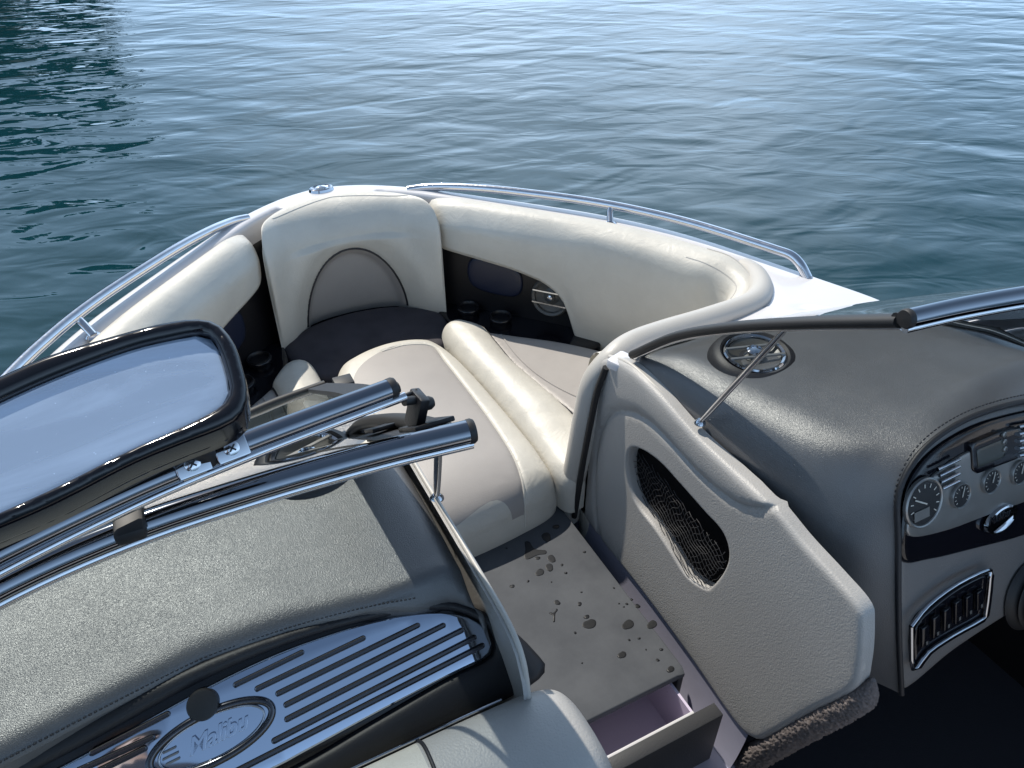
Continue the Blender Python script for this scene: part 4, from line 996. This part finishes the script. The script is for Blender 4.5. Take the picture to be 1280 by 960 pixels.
SUN_EL = R(50); SUN_AZ = R(-13)      # azimuth from the bow (+y), clockwise
sd = Vector((math.cos(SUN_EL)*math.sin(SUN_AZ), math.cos(SUN_EL)*math.cos(SUN_AZ), math.sin(SUN_EL)))
su = bpy.data.lights.new('sun', 'SUN'); su.energy = 5.0; su.angle = R(.55); su.color = (1, .935, .83)
so = bpy.data.objects.new('sun', su); COL.objects.link(so); so.rotation_euler = sd.to_track_quat('Z', 'Y').to_euler()
w = bpy.data.worlds.new('World'); sc.world = w; w.use_nodes = True; nt = w.node_tree; N = nt.nodes; L = nt.links; bg = N['Background']
sky = N.new('ShaderNodeTexSky'); sky.sky_type = 'NISHITA'; sky.sun_disc = False; sky.sun_elevation = SUN_EL; sky.sun_rotation = SUN_AZ; sky.altitude = 300
# thin clouds laid over the sky, thicker low down
tc = N.new('ShaderNodeTexCoord'); sp = N.new('ShaderNodeSeparateXYZ'); L.new(tc.outputs['Generated'], sp.inputs[0])
mz = N.new('ShaderNodeMath'); mz.operation = 'MAXIMUM'; mz.inputs[1].default_value = .06; L.new(sp.outputs['Z'], mz.inputs[0])
dx = N.new('ShaderNodeMath'); dx.operation = 'DIVIDE'; L.new(sp.outputs['X'], dx.inputs[0]); L.new(mz.outputs[0], dx.inputs[1])
dy = N.new('ShaderNodeMath'); dy.operation = 'DIVIDE'; L.new(sp.outputs['Y'], dy.inputs[0]); L.new(mz.outputs[0], dy.inputs[1])
cb = N.new('ShaderNodeCombineXYZ'); L.new(dx.outputs[0], cb.inputs[0]); L.new(dy.outputs[0], cb.inputs[1])
cn = N.new('ShaderNodeTexNoise'); cn.inputs['Scale'].default_value = .55; cn.inputs['Detail'].default_value = 8; cn.inputs['Roughness'].default_value = .55; cn.inputs['Distortion'].default_value = .4
L.new(cb.outputs[0], cn.inputs['Vector'])
thr = N.new('ShaderNodeMapRange'); thr.inputs['From Min'].default_value = .0; thr.inputs['From Max'].default_value = .9; thr.inputs['To Min'].default_value = .42; thr.inputs['To Max'].default_value = .74
L.new(sp.outputs['Z'], thr.inputs['Value'])
sb = N.new('ShaderNodeMath'); sb.operation = 'SUBTRACT'; L.new(cn.outputs['Fac'], sb.inputs[0]); L.new(thr.outputs[0], sb.inputs[1])
mr = N.new('ShaderNodeMapRange'); mr.inputs['From Min'].default_value = 0; mr.inputs['From Max'].default_value = .22; mr.inputs['To Max'].default_value = .85; L.new(sb.outputs[0], mr.inputs['Value'])
hz = N.new('ShaderNodeMath'); hz.operation = 'MAXIMUM'; L.new(mr.outputs[0], hz.inputs[0]); hr = N.new('ShaderNodeMapRange'); hr.inputs['From Min'].default_value = 0; hr.inputs['From Max'].default_value = .74; hr.inputs['To Min'].default_value = .9; hr.inputs['To Max'].default_value = .10; L.new(sp.outputs['Z'], hr.inputs['Value']); L.new(hr.outputs[0], hz.inputs[1])
mixc = N.new('ShaderNodeMix'); mixc.data_type = 'RGBA'; L.new(hz.outputs[0], mixc.inputs[0]); L.new(sky.outputs[0], mixc.inputs[6]); mixc.inputs[7].default_value = (17.0, 25.0, 35.5, 1)
# a bright bank of cloud low ahead, mirrored as the pale sheen on the lake
ga = R(30); gd = N.new('ShaderNodeVectorMath'); gd.operation = 'DOT_PRODUCT'; L.new(tc.outputs['Generated'], gd.inputs[0]); gd.inputs[1].default_value = (math.sin(ga)*.93, math.cos(ga)*.93, .37)
gm_ = N.new('ShaderNodeMapRange'); gm_.interpolation_type = 'SMOOTHSTEP'; gm_.inputs['From Min'].default_value = .88; gm_.inputs['From Max'].default_value = 1.0; L.new(gd.outputs['Value'], gm_.inputs['Value'])
gn = N.new('ShaderNodeTexNoise'); gn.inputs['Scale'].default_value = 5; gn.inputs['Detail'].default_value = 5; L.new(tc.outputs['Generated'], gn.inputs['Vector'])
gx = N.new('ShaderNodeMath'); gx.operation = 'MULTIPLY'; L.new(gm_.outputs[0], gx.inputs[0]); L.new(gn.outputs['Fac'], gx.inputs[1])
mx2 = N.new('ShaderNodeMix'); mx2.data_type = 'RGBA'; L.new(gx.outputs[0], mx2.inputs[0]); L.new(mixc.outputs[2], mx2.inputs[6]); mx2.inputs[7].default_value = (34, 42, 52, 1)
L.new(mx2.outputs[2], bg.inputs['Color']); bg.inputs['Strength'].default_value = .056

# ================================================================ THE PHOTOGRAPHER, standing behind the lens: seen only mirrored in the chrome
def person():
    J = dict(pelvis=(-.60, -2.98, .22), waist=(-.60, -2.97, .38), chest=(-.60, -2.975, .60), neck0=(-.60, -2.98, .80), neck=(-.598, -2.965, .88), head=(-.595, -2.945, .97), crown=(-.595, -2.955, 1.07))
    V = []; E = []; RD = []
    def v(p, r): V.append(tuple(p)); RD.append(r if isinstance(r, tuple) else (r, r)); return len(V)-1
    a = v(J['pelvis'], (.155, .11)); b = v(J['waist'], (.14, .10)); c = v(J['chest'], (.165, .115)); n0 = v(J['neck0'], (.10, .075)); n1 = v(J['neck'], .055); h = v(J['head'], (.075, .092)); t = v(J['crown'], (.068, .08))
    E += [(a, b), (b, c), (c, n0), (n0, n1), (n1, h), (h, t)]
    for s in (1, -1):
        sh = v((-.60+s*.185, -2.98, .755), .062); ub = v((-.60+s*.225, -2.985, .62), .05); el = v((-.60+s*.24, -2.98, .47), .043); fa = v((-.60+s*.245, -2.95, .36), .038); wr = v((-.60+s*.24, -2.91, .22), .026); pm = v((-.60+s*.235, -2.895, .155), (.018, .036))
        E += [(n0, sh), (sh, ub), (ub, el), (el, fa), (fa, wr), (wr, pm)]
        for dy_, ln in ((.026, .040), (.009, .048), (-.009, .045), (-.024, .036)):
            f1 = v((-.60+s*.233, -2.893+dy_, .118), .0095); f2 = v((-.60+s*.228, -2.888+dy_, .118-ln*.6), .0085); f3 = v((-.60+s*.218, -2.884+dy_, .118-ln), .0075); E += [(pm, f1), (f1, f2), (f2, f3)]
        t1 = v((-.60+s*.222, -2.862, .150), .0115); t2 = v((-.60+s*.212, -2.848, .118), .0095); E += [(pm, t1), (t1, t2)]
        hp = v((-.60+s*.10, -2.98, .14), .092); kn = v((-.60+s*.12, -2.955, -.24), .062); cf = v((-.60+s*.125, -2.98, -.38), .056); an = v((-.60+s*.13, -2.985, -.61), .036); he = v((-.60+s*.13, -2.99, -.655), .036); to = v((-.60+s*.15, -2.83, -.672), (.042, .022))
        E += [(a, hp), (hp, kn), (kn, cf), (cf, an), (an, he), (he, to)]
    me = bpy.data.meshes.new('person'); me.from_pydata(V, E, []); o = bpy.data.objects.new('person', me); COL.objects.link(o)
    o.modifiers.new('s', 'SKIN'); 
    for i, r_ in enumerate(RD): me.skin_vertices[0].data[i].radius = r_
    me.skin_vertices[0].data[0].use_root = True
    ss = o.modifiers.new('d', 'SUBSURF'); ss.levels = 2; ss.render_levels = 2
    bpy.context.view_layer.update()
    m2 = bpy.data.meshes.new_from_object(o.evaluated_get(bpy.context.evaluated_depsgraph_get())); bpy.data.objects.remove(o)
    skin = mat('skin', (.42, .25, .17), .5, var=.1, vscale=12); shirt = mat('navy_shirt', (.018, .02, .03), .85, bump=.5, bscale=300); short = mat('dark_shorts', (.03, .03, .032), .85)
    for m in (skin, shirt, short): m2.materials.append(m)
    for p in m2.polygons:
        c = p.center; arm = abs(c.x+.60) > .185
        p.material_index = 1 if (.22 < c.z < .85 or (arm and c.z > .20)) else (2 if -.16 < c.z <= .22 else 0); p.use_smooth = True
    o = bpy.data.objects.new('person', m2); COL.objects.link(o)
    tag(o, 'person in a dark shirt standing behind the viewer, mirrored only in the chrome bars', 'person')
    hd = arr(*J['head'])
    for vv in m2.vertices: vv.co.x -= PSH
    hd = hd-arr(PSH, 0, 0)
    hr_ = mat('dark_hair', (.02, .014, .01), .6, bump=1, bscale=200); V = []; Fc = []
    for i in range(9):
        for k in range(20):
            th = math.pi*.5*i/8*1.05; ph = 2*math.pi*k/20; fr_ = 1-.25*max(0, math.sin(ph))*(i > 5); V.append(hd+arr(.084*math.sin(th)*math.cos(ph), -.014+.100*math.sin(th)*math.sin(ph)*fr_, .035+.105*math.cos(th)))
    for i in range(8):
        for k in range(20): Fc.append([i*20+k, i*20+(k+1) % 20, (i+1)*20+(k+1) % 20, (i+1)*20+k])
    link('hair', V, Fc, hr_, o)
    lathe('nose', [(.011, 0), (.009, .008), (.004, .018), (.001, .02)], hd+arr(0, .082, -.01), (0, 1, -.5), skin, o, seg=14)
    for s in (1, -1):
        lathe('eye', [(.011, 0), (.009, .004), (.005, .006), (.001, .007)], hd+arr(s*.030, .079, .018), (0, 1, 0), M['gloss'], o, seg=14)
        lathe('ear', [(.020, 0), (.018, .008), (.010, .009), (.001, .005)], hd+arr(s*.076, -.01, .0), (s, .1, 0), skin, o, seg=16)
    tube('mouth', [hd+arr(-.022, .078, -.045), hd+arr(0, .086, -.047), hd+arr(.022, .078, -.045)], .0045, mat('lips', (.35, .13, .11), .5), o)
PSH = .42
person()

# ================================================================ CAMERA
cd = bpy.data.cameras.new('camera'); cd.sensor_width = 36; cd.lens = F/1280*36; cd.clip_start = .02; cd.clip_end = 4000
co = bpy.data.objects.new('camera', cd); COL.objects.link(co); co.location = CAM; co.rotation_euler = (R(90)-PITCH, 0, -YAW); sc.camera = co
sc.view_settings.view_transform = 'Standard'; sc.view_settings.look = 'None'; sc.view_settings.exposure = .06; sc.view_settings.gamma = 1
sc.cycles.max_bounces = 8; sc.cycles.transparent_max_bounces = 12; sc.cycles.glossy_bounces = 5; sc.cycles.sample_clamp_indirect = 6
